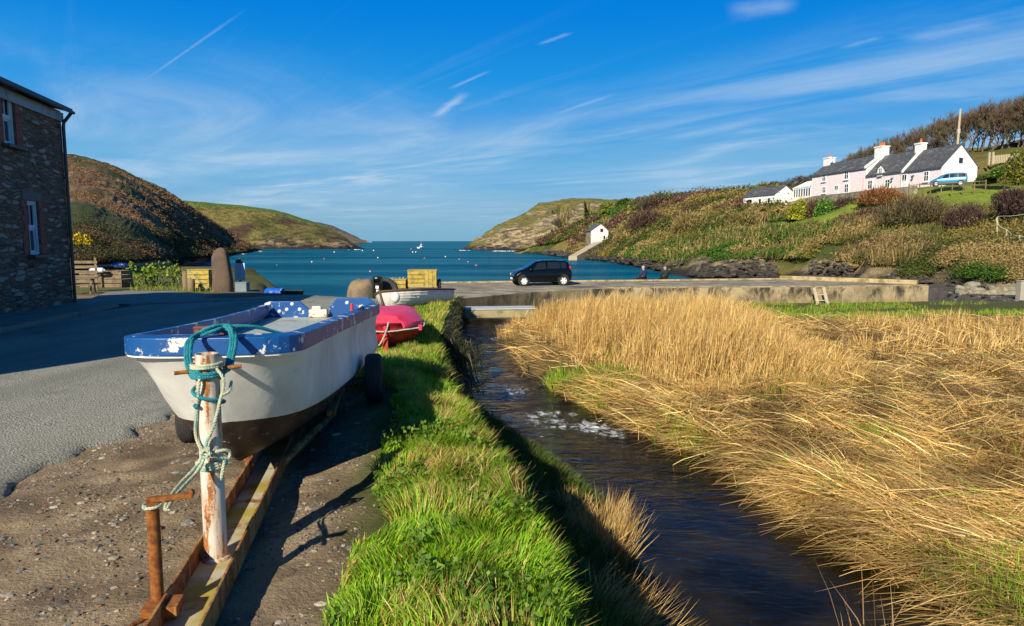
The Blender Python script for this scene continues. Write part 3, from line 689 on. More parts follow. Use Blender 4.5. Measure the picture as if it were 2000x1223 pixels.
# the small tuft by the water
n = 700; y = rng.normal(24.6, .6, n); x = sright(y) + rng.uniform(-.25, .5, n); parts.append(blades(on(x, y), lean(n, rng.uniform(.25, .75, n), .3, (-.2, 0)), .014, pick(STRAW, n), .1))
stuff('reeds', parts, M_straw, 'tall golden dry reeds standing in the marsh between stream and quay', 'reeds')
# matted straw laid flat towards the stream
parts = []
def mat_straw(n, y0, y1, x1, W, L, hmax, p=1.0):
    y = y0 + (y1 - y0) * rng.random(n) ** p; lo = sright(y) - .1; x = lo + (x1 - lo) * rng.random(n)
    q = fbm(np.stack([x * .7, y * .7, 0 * x], 1), 4); q2 = fbm(np.stack([x * 1.7, y * 1.7, 0 * x + 9], 1), 3)
    standing = (y > 13.2) & (x < 6.6) & (x > sright(y) + 1.7); k = (~standing) & (rng.random(n) < np.clip(.35 + 2.2 * (q2 - .3), .15, 1)); x, y, q, q2 = x[k], y[k], q[k], q2[k]; n = len(x)
    ang = math.pi + .35 + (q - .5) * 5.0 + np.where(rng.random(n) < .5, rng.normal(0, 1.0, n), rng.normal(0, .38, n))         # pointing left, swirling
    ang = np.where(x - sright(y) < .5, math.pi - .1 + rng.normal(0, .6, n), ang)
    ln = L * np.exp(rng.normal(-.35, .5, n)).clip(.12, 1.5); el = rng.normal(.08, .2, n)
    D = np.stack([np.cos(ang) * ln, np.sin(ang) * ln, np.sin(el) * ln], 1)
    h = hmax * rng.random(n) ** 1.4 * (.4 + 1.2 * q)
    B = on(x, y, 0); B[:, 2] += h; B = B - D * .5; B[:, 0] = np.maximum(B[:, 0], sright(B[:, 1]) - .35)
    g2 = gz_(B[:, 0], B[:, 1]); B[:, 2] = np.maximum(B[:, 2], np.maximum(g2, WZ) + .02)
    tz = np.maximum(gz_(B[:, 0] + D[:, 0], B[:, 1] + D[:, 1]), WZ) + .02; D[:, 2] = np.maximum(D[:, 2], tz - B[:, 2])
    cl_ = pick(STRAW, n, [.3, .3, .15, .2, .05]) * (.36 + 1.3 * sst(.26, .62, q2))[:, None] * rng.uniform(.6, 1.2, (n, 1)); gsel = rng.random(n) < .02 + .05 * (q2 > .58); cl_[gsel] = pick(GREEN, int(gsel.sum()))
    parts.append(blades(B, D, W * np.exp(rng.normal(-.1, .4, n)), cl_, .12))
mat_straw(60000, 5.0, 9.5, 11, .008, .8, .32)
mat_straw(55000, 9, 15, 16, .011, .8, .34)
mat_straw(36000, 14, 24.3, 26, .018, .8, .35, .8)
n = 420; y = rng.uniform(5.2, 11, n); x = sright(y) + rng.uniform(0, .4, n); ln = rng.uniform(.5, 1.3, n); ang = math.pi + rng.normal(-.15, .32, n)
parts.append(blades(on(x, y, .16), np.stack([np.cos(ang) * ln, np.sin(ang) * ln, rng.normal(-.16, .1, n) * ln], 1), .011, pick(STRAW[:4], n), .12))
# tufts rising in the far part
for i in range(46):
    y0 = rng.uniform(16, 23); x0 = rng.uniform(7.5, 22); n = 150; x = x0 + rng.normal(0, .35, n); y = y0 + rng.normal(0, .3, n)
    parts.append(blades(on(x, y, .05), lean(n, rng.uniform(.25, .75, n), .45, (rng.normal(0, .3), 0)), .016, pick(STRAW, n), .2))
stuff('straw', parts, M_straw, 'matted golden straw lying flat on the right bank of the stream', 'straw')
# green growth among the straw and along the foot of the quay
parts = []
n = 34000; y = rng.uniform(25, 37.6, n); x = rng.uniform(2.0, 34, n); q = fbm(np.stack([x * .5, y * .5, 0 * x + 3], 1), 3); k = (q > .40) & ((y > 27.5) | (q > .55)); x, y = x[k], y[k]; n = len(x)
cl_ = pick(GREEN + [(.22, .17, .06)], n); parts.append(blades(on(x, y, -.02), lean(n, rng.uniform(.08, .3, n), .5), .022, cl_, .3))
n = 16000; y = rng.uniform(8, 22, n); x = sright(y) + rng.uniform(0, 7, n) * rng.random(n); q = fbm(np.stack([x * .8, y * .8, 0 * x + 12], 1), 3); k = q > .585; x, y = x[k], y[k]; n = len(x)
parts.append(blades(on(x, y, .1), lean(n, rng.uniform(.1, .34, n), .6, (-.3, 0)), .012, pick(GREEN, n), .3))
for px, py, n, r in ((1140, 745, 420, .3), (1060, 735, 300, .3), (1230, 840, 320, .3), (1690, 875, 160, .12), (1740, 890, 120, .1), (1880, 1150, 900, .5), (1980, 1180, 700, .4), (1105, 615, 500, .5), (1500, 770, 260, .5), (1340, 735, 260, .5)):
    c = atz(px, py, -1.45); x = c[0] + rng.normal(0, r, n); y = c[1] + rng.normal(0, r * .8, n); x = np.maximum(x, sright(y) + .12 + .3 * rng.random(n))
    parts.append(blades(on(x, y, .08), lean(n, rng.uniform(.12, .35, n), .6), .012 if c[1] < 12 else .02, pick(GREEN, n), .3))
stuff('marsh_grass', parts, M_grass, 'green grass in patches among the straw and at the foot of the quay', 'grass')
# pebbles and grit on the sandy ground
ph = (1 + 5 ** .5) / 2
ico = np.array([(-1, ph, 0), (1, ph, 0), (-1, -ph, 0), (1, -ph, 0), (0, -1, ph), (0, 1, ph), (0, -1, -ph), (0, 1, -ph), (ph, 0, -1), (ph, 0, 1), (-ph, 0, -1), (-ph, 0, 1)]) / 1.9
icof = np.array([(0, 11, 5), (0, 5, 1), (0, 1, 7), (0, 7, 10), (0, 10, 11), (1, 5, 9), (5, 11, 4), (11, 10, 2), (10, 7, 6), (7, 1, 8), (3, 9, 4), (3, 4, 2), (3, 2, 6), (3, 6, 8), (3, 8, 9), (4, 9, 5), (2, 4, 11), (6, 2, 10), (8, 6, 7), (9, 8, 1)])
def stones(P, size, cols, flat=.55):
    n = len(P); V = ico[None] * (1 + rng.normal(0, .16, (n, 12, 1))); sc_ = np.asarray(size)[:, None, None] * np.stack([rng.uniform(.7, 1.4, n), rng.uniform(.7, 1.3, n), np.full(n, flat)], 1)[:, None]
    V = V * sc_; a = rng.uniform(0, 6.28, n)[:, None]; x, y = V[..., 0].copy(), V[..., 1].copy(); V[..., 0] = x * np.cos(a) - y * np.sin(a); V[..., 1] = x * np.sin(a) + y * np.cos(a)
    V = (V + P[:, None]).reshape(-1, 3); return V, (np.arange(n)[:, None, None] * 12 + icof[None]).reshape(-1, 3), np.repeat(cols, 12, 0)
n = 13000; y = 2.2 + 5.5 * rng.random(n) ** .9; x = rng.uniform(-3.75, -.85, n) ; q = fbm(np.stack([x * 1.5, y * 1.5, 0 * x + 8], 1), 3); k = q > .4; x, y = x[k], y[k]
sz = np.exp(rng.normal(-5.0, .55, len(x))).clip(.003, .026)
parts = [stones(on(x, y), sz, pick([(.22, .19, .14), (.13, .12, .10), (.30, .26, .20), (.17, .12, .08), (.10, .10, .10)], len(x)))]
n = 40; x = rng.uniform(-3.6, -1.2, n); y = rng.uniform(3, 6.5, n); parts.append(stones(on(x, y), rng.uniform(.02, .045, n), pick([(.20, .20, .19), (.34, .31, .26), (.14, .13, .12)], n), .3))
stuff('gravel', parts, mat_attr('stone grit', .85, 30, .3, .3, 60, .005), 'loose grit and pebbles on the sandy ground beside the trailer', 'gravel')
# ------------------------------------------------------------------ scrub on the hills
def scatter_hill(H, n, u0, u1, v0, v1, colf, r, leaf, per, keep=None, lift=.4, flat=.0):
    u = rng.uniform(u0, u1, n); v = rng.uniform(v0, v1, n); P = H.pts(u, v)
    if keep is not None: k = keep(P, u, v); P, u, v = P[k], u[k], v[k]
    n = len(P); rr = r * np.exp(rng.normal(0, .35, n)); base = colf(P, u, v)
    Q = rng.normal(size=(n, per, 3)); Q /= np.linalg.norm(Q, axis=2, keepdims=True); Q *= rng.uniform(.55, 1, (n, per, 1)); Q[..., 2] = np.abs(Q[..., 2]) * .75
    Q = P[:, None] + Q * rr[:, None, None]; Q[..., 2] += (lift * rr)[:, None] - .15 * rr[:, None]
    cl_ = np.repeat(base, per, 0) * rng.uniform(.72, 1.28, (n * per, 1))
    return leaves(Q.reshape(-1, 3), np.repeat(leaf * P[:, 1] * .001, per) * rng.uniform(.6, 1.3, n * per), cl_, flat)
def colr(P, u, v):
    a, b_, c = fbm(P * .045 + 5, 3), fbm(P * .11 + 20, 3), fbm(P * .3 + 50, 3)
    o_ = lerp3((.06, .08, .016), (.21, .17, .04), sst(.42, .6, b_)); o_ = lerp3(o_, (.05, .125, .013), sst(.43, .55, a)); o_ = lerp3(o_, (.105, .06, .042), sst(.50, .58, fbm(P * .06 + 80, 3)) * sst(.8, 1.6, v) * (1 - .7 * sst(9, 11, u)))
    return lerp3(o_, (.36, .25, .10), sst(.56, .68, c) * .8)
def keep_right(P, u, v):
    lawn = lawn_mask(u, v + .03) > .15
    return (~lawn) & (fbm(P * .2 + 60, 3) > .35) & ~((v > 2.62) & (u > 7.0))
parts = []
parts.append(scatter_hill(H_right, 7000, 2.2, 13.5, .95, 2.9, colr, .75, 1.5, 40, keep_right))
parts.append(scatter_hill(H_right, 7500, 9.3, 15, .45, 2.7, colr, .55, 1.4, 40, keep_right))
parts.append(scatter_hill(H_right, 2600, 1.2, 8, 2.7, 4.2, colr, 1.3, 1.5, 40, lambda P, u, v: ~((v > 2.62) & (u > 7.0))))
n = 42000; u = rng.uniform(2.0, 15, n); v = rng.uniform(.9, 2.85, n); P_ = H_right.pts(u, v); q = fbm(P_ * .12 + 33, 3); k = (q > .45) & (lawn_mask(u, v) < .2) & keep_right(P_, u, v); P_ = P_[k]; n = len(P_)
parts.append(blades(P_ + [0, 0, .1], lean(n, rng.uniform(.5, 1.5, n), .5, (.2, 0)), P_[:, 1] * .0011, lerp3(pick([(.36, .25, .09), (.28, .2, .07), (.16, .14, .04), (.11, .07, .045)], n), pick([(.07, .12, .02)], n), (fbm(P_ * .07 + 3, 3) > .55) * .6), .2))
stuff('scrub', parts, M_leaf, 'mixed green and brown scrub covering the hillside right of the bay', 'scrub')
parts = [scatter_hill(H_left, 12000, 1.2, 10.3, 1.2, 4.3, lambda P, u, v: lerp3(lerp3((.17, .10, .055), (.29, .18, .09), fbm(P * .15, 3)), (.08, .085, .03), sst(.52, .60, fbm(P * .06, 3))), .4, .95, 24, lambda P, u, v: fbm(P * .2 + 8, 3) > .36),
         scatter_hill(H_left, 8000, 1.6, 10, .1, 2.3, lambda P, u, v: lerp3(lerp3((.03, .045, .014), (.09, .07, .03), sst(.35, .65, fbm(P * .2, 3))), (.12, .07, .035), sst(.54, .64, fbm(P * .13 + 7, 3))), .6, 1.2, 30)]  # low gorse: dark foliage, deepened to carry the shade of the slope
stuff('bracken', parts, M_leaf, 'brown bracken and dark gorse, darkened further for shade low down, on the hill behind the stone house', 'bracken')
n = 900; y = rng.uniform(33, 42, n); x = -y * rng.uniform(.42, .56, n); parts = [blades(on(x, y), lean(n, rng.uniform(.08, .28, n), .5), .03, pick([(.15, .24, .02), (.2, .22, .03)], n), .3)]
for i in range(12):
    c = at(rng.uniform(255, 352), rng.uniform(520, 541), rng.uniform(38, 42)); P_ = c + rng.normal(0, .22, (60, 3)); parts.append(leaves(P_, rng.uniform(.06, .12, 60), pick([(.16, .27, .02), (.24, .24, .03), (.10, .20, .02)], 60)))
stuff('weeds', parts, M_leaf, 'bright yellow green weeds on the bank left of the standing stone', 'weeds')
# ------------------------------------------------------------------ materials for things
m, T, b, o = newmat('rubble stone')
q = T.map(o, (1.9, 1.9, 7.6)); q = T.vm('ADD', q, T.vm('SCALE', T.vm('SUBTRACT', T.noise(o, 3.0, 4, .6, out=1), (.5, .5, .5)))); 
for nn in T.n:
    if nn.bl_idname == 'ShaderNodeVectorMath' and nn.operation == 'SCALE': nn.inputs['Scale'].default_value = 1.1
ed_ = T.vor(q, 1.15, 'DISTANCE_TO_EDGE'); vc = T.vor(q, 1.15, 'F1', 'Color')
n = T.noise(o, 9, 6, .65); r_, g_, b_ = T.n.new('ShaderNodeSeparateColor').outputs; T.put(r_.node.inputs[0], vc)
stone = T.mix(r_, (.08, .062, .045), (.32, .235, .15)); stone = T.mix(T.ss(g_, .7, .85), stone, (.40, .34, .27)); stone = T.mix(T.ss(b_, .78, .9), stone, (.26, .11, .07))
stone = T.mix(T.ss(T.noise(o, 2.2, 7, .7), .62, .70), stone, (.60, .60, .57))
cc = T.mix(T.ss(ed_, .02, .10, 1, 0), T.mix(n, T.mix(.5, stone, (.02, .02, .02)), stone), (.17, .125, .085))
T.put(b.inputs['Base Color'], cc); b.inputs['Roughness'].default_value = .9
T.put(b.inputs['Normal'], T.bump(T.m('ADD', T.ss(ed_, 0, .16), T.m('MULTIPLY', n, .5)), 1.0, .06)); M_rubble = m
M_brick = simple('old red brick', (.26, .075, .05), .85, .35, 9, .5, c2=(.14, .05, .04))
M_slate = simple('slate', (.045, .05, .058), .6, .4, 5, .4, c2=(.085, .09, .095))
M_white = simple('white paint', (.78, .80, .80), .45, .06, 12)
M_paleblue = simple('pale blue paint', (.42, .58, .66), .5, .15, 8)
M_dpipe = simple('black pipe', (.02, .03, .05), .4, .2, 8)
M_glass, T, b, o = newmat('window glass'); b.inputs['Base Color'].default_value = (.012, .016, .02, 1); b.inputs['Roughness'].default_value = .05; b.inputs['Specular IOR Level'].default_value = .9
M_black = simple('black rubber', (.018, .018, .018), .75, .3, 20, .5, bs=60)
M_tyre, T, b, o = newmat('tyre rubber')
xx, yy_, zz_ = T.xyz(o); wv = T.n.new('ShaderNodeTexWave'); wv.bands_direction = 'X'; T.put(wv.inputs[0], o); wv.inputs['Scale'].default_value = 14; wv.inputs['Distortion'].default_value = .0
ang = T.m('ARCTAN2', zz_, yy_); tr = T.m('SINE', T.m('ADD', T.m('MULTIPLY', ang, 46), T.m('MULTIPLY', T.m('ABSOLUTE', xx), 160)))
T.put(b.inputs['Base Color'], T.mix(T.noise(o, 12, 5), (.012, .012, .013), (.05, .047, .042))); b.inputs['Roughness'].default_value = .8
T.put(b.inputs['Normal'], T.bump(T.m('ADD', T.ss(wv.outputs[1], .3, .6), T.ss(tr, -.2, .3)), 1, .012))
M_rim = simple('grey rim', (.25, .24, .23), .5, .3, 10, metal=.4, c2=(.14, .07, .03))
def rust(name, paint, k, rough=.7, sc_=7, dk=1.0):
    m, T, b, o = newmat(name); st_ = T.noise(T.map(o, (1, 1, .16)), sc_, 9, .75); st2 = T.noise(o, sc_ * 5, 6, .7)
    f = T.ss(T.m('ADD', st_, T.m('MULTIPLY', T.m('SUBTRACT', st2, .5), .35)), k, k + .07)
    rc = T.mix(T.ss(T.noise(o, 16, 8, .75), .3, .7), (.13 * dk, .035 * dk, .010 * dk), (.56 * dk, .20 * dk, .03 * dk))
    pc = T.mix(T.noise(o, 5, 5), tuple(c * .75 for c in paint), paint); pc = T.mix(T.ss(st_, k - .10, k), pc, T.mix(.5, pc, (.45, .25, .08)))
    T.put(b.inputs['Base Color'], T.mix(f, pc, rc)); T.put(b.inputs['Roughness'], T.m('MULTIPLY_ADD', f, .25, rough - .1))
    T.put(b.inputs['Normal'], T.bump(T.m('ADD', T.m('MULTIPLY', f, .5), T.m('MULTIPLY', st2, .35)), .5, .006)); return m
M_mast = rust('rusting white pole', (.66, .64, .58), .505, .6, 15)
M_rust = rust('bare rust', (.24, .10, .035), .38, .85, 9, .62)
M_flange = rust('rusty channel edge', (.30, .19, .06), .45, .8, 6, .7)
m, T, b, o = newmat('mossy channel floor'); n = T.noise(o, 4.5, 8, .68); n2 = T.noise(o, 2.0, 5, .6)
cc = T.mix(T.ss(n2, .38, .6), (.48, .45, .36), (.34, .28, .05)); cc = T.mix(T.ss(n, .53, .64), cc, (.20, .085, .02)); T.put(b.inputs['Base Color'], cc); b.inputs['Roughness'].default_value = .75
T.put(b.inputs['Normal'], T.bump(n, .5, .01)); M_floor = m
M_wood = simple('weathered wood', (.20, .15, .09), .85, .35, 4, .5, c2=(.11, .08, .05))
M_ywood = simple('lichen yellow boards', (.42, .31, .06), .85, .3, 5, .5, c2=(.23, .20, .06), f=(.48, .62))
# ------------------------------------------------------------------ stone house on the left
A, B = np.array([-10.1, 3.3]), np.array([-14.2, 22.0]); LW = float(np.linalg.norm(B - A)); d_ = (B - A) / LW; n_ = np.array([-d_[1], d_[0]])
HZ = -.55; HH = 6.26
house = thing('stone_house', 'dark rubble stone house with pale sash windows beside the road', 'house', (A[0], A[1], HZ), math.atan2(d_[1], d_[0]))
def wallpt(px, py):                    # photo pixel -> (along wall, height)
    d = _F + np.array([(px - 1000) / FOC, 0, 0]) + _U * (611.5 - py) / FOC; nn = np.array([n_[0], n_[1], 0])
    t = ((np.array([A[0], A[1], 0]) - np.array([0, 0, EYE])) @ nn) / (d @ nn); P = np.array([0, 0, EYE]) + d * t
    return float((P[:2] - A) @ d_), float(P[2] - HZ)
x0, z1 = wallpt(51, 391); x1, z0 = wallpt(81, 497)
ww = x1 - x0
ux1, uz0 = wallpt(33, 287); uz1 = wallpt(30, 183)[1]
wins = [(x0, x1, z0, z1), (ux1 - ww, ux1, uz0, uz1)]
def wall_holes(mb, L, H, holes, dep=.16):
    xs = sorted({0, L} | {h[0] for h in holes} | {h[1] for h in holes}); zs = sorted({0, H} | {h[2] for h in holes} | {h[3] for h in holes})
    for i in range(len(xs) - 1):
        for j in range(len(zs) - 1):
            cx, cz = (xs[i] + xs[i + 1]) / 2, (zs[j] + zs[j + 1]) / 2
            if any(h[0] < cx < h[1] and h[2] < cz < h[3] for h in holes): continue
            mb.add([(xs[i], 0, zs[j]), (xs[i + 1], 0, zs[j]), (xs[i + 1], 0, zs[j + 1]), (xs[i], 0, zs[j + 1])], [(0, 1, 2, 3)])
    for a, c, e, f in holes:
        mb.add([(a, 0, e), (c, 0, e), (c, 0, f), (a, 0, f), (a, dep, e), (c, dep, e), (c, dep, f), (a, dep, f)], [(0, 1, 5, 4), (1, 2, 6, 5), (2, 3, 7, 6), (3, 0, 4, 7)])
mb = MB(); wall_holes(mb, LW, HH, wins)
D = 6.5
mb.add([(LW, 0, 0), (LW, D, 0), (LW, D, HH), (LW, D / 2, HH + .75), (LW, 0, HH)], [(0, 1, 2, 3, 4)]); mb.add([(0, 0, 0), (0, 0, HH), (0, D / 2, HH + .75), (0, D, HH), (0, D, 0)], [(0, 1, 2, 3, 4)])
mb.add([(0, D, 0), (0, D, HH), (LW, D, HH), (LW, D, 0)], [(0, 1, 2, 3)])
mb.build('wall', M_rubble, house, fix=False)
mb = MB(); e = .3
mb.add([(-.1, -e, HH - .02), (LW + .14, -e, HH - .02), (LW + .14, D / 2, HH + .8), (-.1, D / 2, HH + .8), (-.1, D + e, HH - .02), (LW + .14, D + e, HH - .02),
        (-.1, -e, HH + .1), (LW + .14, -e, HH + .1), (LW + .14, D / 2, HH + .92), (-.1, D / 2, HH + .92), (-.1, D + e, HH + .1), (LW + .14, D + e, HH + .1)],
       [(0, 1, 2, 3), (3, 2, 5, 4), (6, 9, 8, 7), (9, 10, 11, 8), (0, 6, 7, 1), (4, 5, 11, 10), (1, 7, 8, 2), (2, 8, 11, 5), (0, 3, 9, 6), (3, 4, 10, 9)])
mb.build('roof', M_slate, house)
mb = MB(); mb.box((LW / 2, -.05, HH - .2), (LW + .05, .04, .28)); mb.build('fascia', simple('weathered fascia', (.24, .34, .40), .7, .3, 4, c2=(.12, .15, .17)), house)
mb = MB(); mb.tube([(0, -.33, HH - .02), (LW + .12, -.33, HH - .02)], .055, 8); mb.build('gutter', M_dpipe, house)
mb = MB(); mb.tube([(LW - .06, -.33, HH - .05), (LW - .06, -.1, HH - .35), (LW - .06, -.08, HH - .5), (LW - .06, -.08, .1), (LW - .06, -.16, 0)], .05, 10)
for z in (.6, 2.4, 4.2): mb.box((LW - .06, -.04, z), (.17, .09, .05))
mb.build('downpipe', M_dpipe, house)
for a, c, e, f in wins:
    wf = MB(); t = .07; y = .1
    wf.box(((a + c) / 2, y, f - t / 2), (c - a, .1, t)); wf.box(((a + c) / 2, y, e + t / 2), (c - a, .1, t)); wf.box((a + t / 2, y, (e + f) / 2), (t, .098, f - e - 2 * t)); wf.box((c - t / 2, y, (e + f) / 2), (t, .098, f - e - 2 * t))
    wo = wf.build('window', M_paleblue, house, bevel=.006)
    s = MB(); mid = (e + f) / 2
    s.box(((a + c) / 2, y + .01, mid), (c - a - 2 * t, .07, .06))
    for lo, hi, yy_ in ((e + t, mid - .03, y + .03), (mid + .03, f - t, y - .005)):
        for xq in (a + t + .025, c - t - .025): s.box((xq, yy_, (lo + hi) / 2), (.05, .04, hi - lo))
        s.box(((a + c) / 2, yy_, lo + .025), (c - a - 2 * t - .1, .04, .05)); s.box(((a + c) / 2, yy_, hi - .025), (c - a - 2 * t - .1, .04, .05)); s.box(((a + c) / 2, yy_, (lo + hi) / 2), (.025, .03, hi - lo - .1))
    s.build('sash', M_paleblue, wo)
    p = MB(); p.box(((a + c) / 2, y + .04, mid), (c - a - 2 * t + .01, .01, f - e - 2 * t + .01)); p.build('pane', M_glass, wo)
    k = MB(); k.box(((a + c) / 2, -.05, e - .05), (c - a + .3, .3, .09)); k.build('sill', M_slate, wo, bevel=.01)
    j = [MB(), MB()]; zz = e
    while zz < f - .02:
        hh = min(.22, f - zz)
        for xq, sg in ((a, -1), (c, 1)):
            w_ = .24 if int((zz - e) / .22) % 2 else .36
            j[(sg + 1) // 2].box((xq + sg * w_ / 2, -.004, zz + hh / 2), (w_ - .004, .03, hh - .012))
        zz += .22
    for q_ in j: q_.build('brick_jamb', M_brick, wo)
    j = MB(); j.box(((a + c) / 2, -.003, f + .13), (c - a + .5, .03, .25)); j.build('lintel', M_slate, wo)
# ------------------------------------------------------------------ blue and white open boat on the trailer
HB = .096; BOAT = (-1.788, 3.9)
boat = thing('open_boat', 'large white open boat with chipped blue gunwale, lashed bow first to the trailer', 'boat', (*BOAT, 0), HB)
LB, bm, sb, nb_, bt = 3.756, .506, .30, 2.59, .629
def hb_(s):
    u = np.clip(1 - s / sb, 0, 1); v = np.clip((s - sb) / (LB - sb), 0, 1)
    return bm * (1 - u ** nb_) ** (1 / nb_) * (1 - v ** 2) + bt * v ** 2
def sheer(s): return .991 - .057 * s + .004 * s * s
def keel(s): return float(np.interp(s, [0, .05, .12, .23, .33, .42, .52, .62, .8, 1.4, 2.6, LB], [.985, .90, .78, .60, .43, .29, .20, .16, .135, .125, .13, .2]))
ST = np.concatenate([[0, .006, .02, .045, .08, .12, .17, .22, .28, .35, .43, .52, .62, .75], np.linspace(.95, LB, 22)])
rings = []
for s in ST:
    k, z = keel(s), float(sheer(s)); p = float(np.interp(s, [0, .15, .5, .9, 1.5, LB], [1.15, 1.3, 2.3, 4.2, 6.5, 8.0])); b_ = max(float(hb_(s)), .006)
    ts = np.linspace(0, 1, 15) ** 1.25
    half = [(b_ * (1 - (1 - t) ** p) * (1 - .05 * np.exp(-((t - .75) / .2) ** 2)), s, k + (z - k) * t) for t in ts]
    rings.append([(-x, y, zz) for x, y, zz in half[::-1]] + half[1:])
m, T, b, o = newmat('boat paint'); xx, yy_, zz_ = T.xyz(o); n = T.noise(o, 5, 8, .7); n2 = T.noise(o, 30, 5, .7); g = T.noise(T.map(o, (1, 1, .3)), 3, 6, .6)
white = T.mix(T.ss(g, .3, .75), (.80, .80, .76), (.52, .53, .50)); white = T.mix(T.m('MULTIPLY', T.ss(n, .56, .72), .3), white, (.42, .40, .34)); white = T.mix(T.ss(T.noise(o, 14, 6, .75), .66, .70), white, (.30, .27, .23))
bot = T.mix(T.ss(n, .35, .7), (.012, .010, .010), (.065, .042, .032)); bot = T.mix(T.ss(T.noise(T.map(o, (1, 1, 2.5)), 9, 7, .75), .61, .65), bot, (.34, .46, .46))
line = T.m('ADD', T.m('MULTIPLY_ADD', yy_, -.070, .54), T.m('MULTIPLY', T.m('SUBTRACT', n2, .5), .014))
T.put(b.inputs['Base Color'], T.mix(T.m('LESS_THAN', zz_, line), white, bot)); b.inputs['Roughness'].default_value = .5; b.inputs['Specular IOR Level'].default_value = .35
T.put(b.inputs['Normal'], T.bump(T.m('ADD', n, T.m('MULTIPLY', n2, .3)), .25, .012)); M_hull = m
mb = MB(); mb.loft(rings, False); r = rings[-1]; mb.add(r, [tuple(range(len(r)))]); mb.build('hull', M_hull, boat, smooth=True)
def chipped(name, c, c2, k=.60, wear=(.62, .62, .58)):
    m, T, b, o = newmat(name); n = T.noise(o, 7, 9, .72); n3 = T.noise(o, 2.2, 4, .6); cc = T.mix(n3, c, c2)
    f = T.ss(T.m('ADD', n, T.m('MULTIPLY', T.m('SUBTRACT', n3, .5), .35)), k, k + .02)
    T.put(b.inputs['Base Color'], T.mix(f, cc, wear)); b.inputs['Roughness'].default_value = .45
    T.put(b.inputs['Normal'], T.bump(T.m('SUBTRACT', T.noise(o, 25, 4), f), .35, .004)); return m
M_blue = chipped('chipped blue paint', (.002, .048, .20), (.003, .09, .31), .575)
M_deck = chipped('worn grey green deck paint', (.34, .40, .36), (.50, .53, .46), .57, (.30, .26, .18))
def outline(off):                       # plan outline, right stern -> stem -> left stern, moved outwards by off
    s = ST; b_ = hb_(s); R_ = np.concatenate([np.stack([b_, s], 1)[::-1], np.stack([-b_, s], 1)[1:]])
    t = np.gradient(R_, axis=0); t /= np.linalg.norm(t, axis=1, keepdims=True) + 1e-9; nrm = np.stack([t[:, 1], -t[:, 0]], 1)
    nrm *= np.sign((nrm * (R_ - [0, 1.5])).sum(1, keepdims=True))
    q = R_ + nrm * off; q[:, 1] = np.minimum(q[:, 1], LB) ; return q, R_
oo, R_ = outline(.022); ii, _q = outline(-.07)
zs = sheer(np.clip(R_[:, 1], 0, LB)); i0, i1 = 1, len(R_) - 1
rr = [[(oo[i, 0], oo[i, 1], zs[i]), (oo[i, 0], oo[i, 1], zs[i] + .105), (ii[i, 0], ii[i, 1], zs[i] + .115), (ii[i, 0], ii[i, 1], zs[i] + .0)] for i in range(len(R_))]
mb = MB(); mb.loft(rr, True, True); mb.build('gunwale', M_blue, boat, bevel=.006)
ob, _q = outline(.012)
rr = [[(ob[i, 0], ob[i, 1], zs[i] - .012), (ob[i, 0], ob[i, 1], zs[i] + .006), (R_[i, 0] * .99, ii[i, 1] * .02 + R_[i, 1] * .98, zs[i] + .006), (R_[i, 0] * .99, R_[i, 1], zs[i] - .012)] for i in range(len(R_))]
mb = MB(); mb.loft(rr, True, True); mb.build('rubbing_strake', M_hull, boat)
i2, _q = outline(-.05); k = len(R_)
mb = MB(); zz = zs - .03; vs = [(i2[i, 0], i2[i, 1], zz[i]) for i in range(k)]
mid = k // 2; mb.add(vs, [(mid - j, mid + j, mid + j + 1, mid - j - 1) for j in range(1, mid)] + [(mid, mid + 1, mid - 1)]); mb.build('deck', M_deck, boat)
mb = MB(); zz = zs + .098; k0 = mid - 9; i3, _q = outline(-.055)
vs = [(i3[i, 0], i3[i, 1], zz[i]) for i in range(mid - 9, mid + 10)]; c = 9
mb.add(vs, [(c - j, c + j, c + j + 1, c - j - 1) for j in range(1, c)] + [(c, c + 1, c - 1)])
mb.build('foredeck', chipped('flaking foredeck', (.02, .10, .34), (.30, .34, .36), .52), boat)
# transom boards, bolts, motor pad
zt = float(sheer(LB)) + .06
mb = MB(); mb.prism([(-.60, zt - .1), (-.60, zt + .07), (-.55, zt + .09), (-.22, zt + .09), (-.12, zt + .0), (-.12, zt - .1)], LB - .06, LB - .02, 'Y'); mb.build('transom_board', M_blue, boat, bevel=.006)
mb = MB(); mb.prism([(.10, zt - .1), (.10, zt + .03), (.18, zt + .12), (.53, zt + .13), (.60, zt + .07), (.60, zt - .1)], LB - .06, LB - .02, 'Y'); mb.build('transom_board', M_blue, boat, bevel=.006)
for x, z in ((-.53, .03), (-.44, -.02), (-.3, .06), (-.22, .0), (.3, .07), (-.36, -.0)):
    mb = MB(); mb.lathe([(0, -.018), (.012, -.014), (.02, -.004), (.022, .004), (0, .004)], (x, LB - .062, zt + z), 'Y', 10); mb.build('bolt', M_white, boat)
mb = MB(); mb.box((-.01, LB - .1, zt - .04), (.2, .1, .09)); mb.box((-.03, LB - .09, zt + .02), (.1, .06, .04)); mb.build('motor_pad', chipped('flaking white pad', (.6, .58, .52), (.5, .45, .38), .55, (.25, .2, .15)), boat, bevel=.01)
for sg in (-1, 1):
    mb = MB(); x = sg * (bt - .075); mb.prism([(LB - .7, zt - .01), (LB - .1, zt - .01), (LB - .06, zt + .06), (LB - .1, zt + .06)], x - .02, x + .02, 'X'); mb.build('knee', M_blue, boat)
mb = MB(); xq, yq = .47, LB - .95; zq = float(sheer(yq)) - .03; mb.lathe([(.012, 0), (.014, .06), (.02, .065), (.02, .11), (.016, .15), (.012, .2), (0, .205)], (xq, yq, zq), 'Z', 10); mb.build('handle', simple('red plastic', (.62, .02, .03), .4), boat, smooth=True)
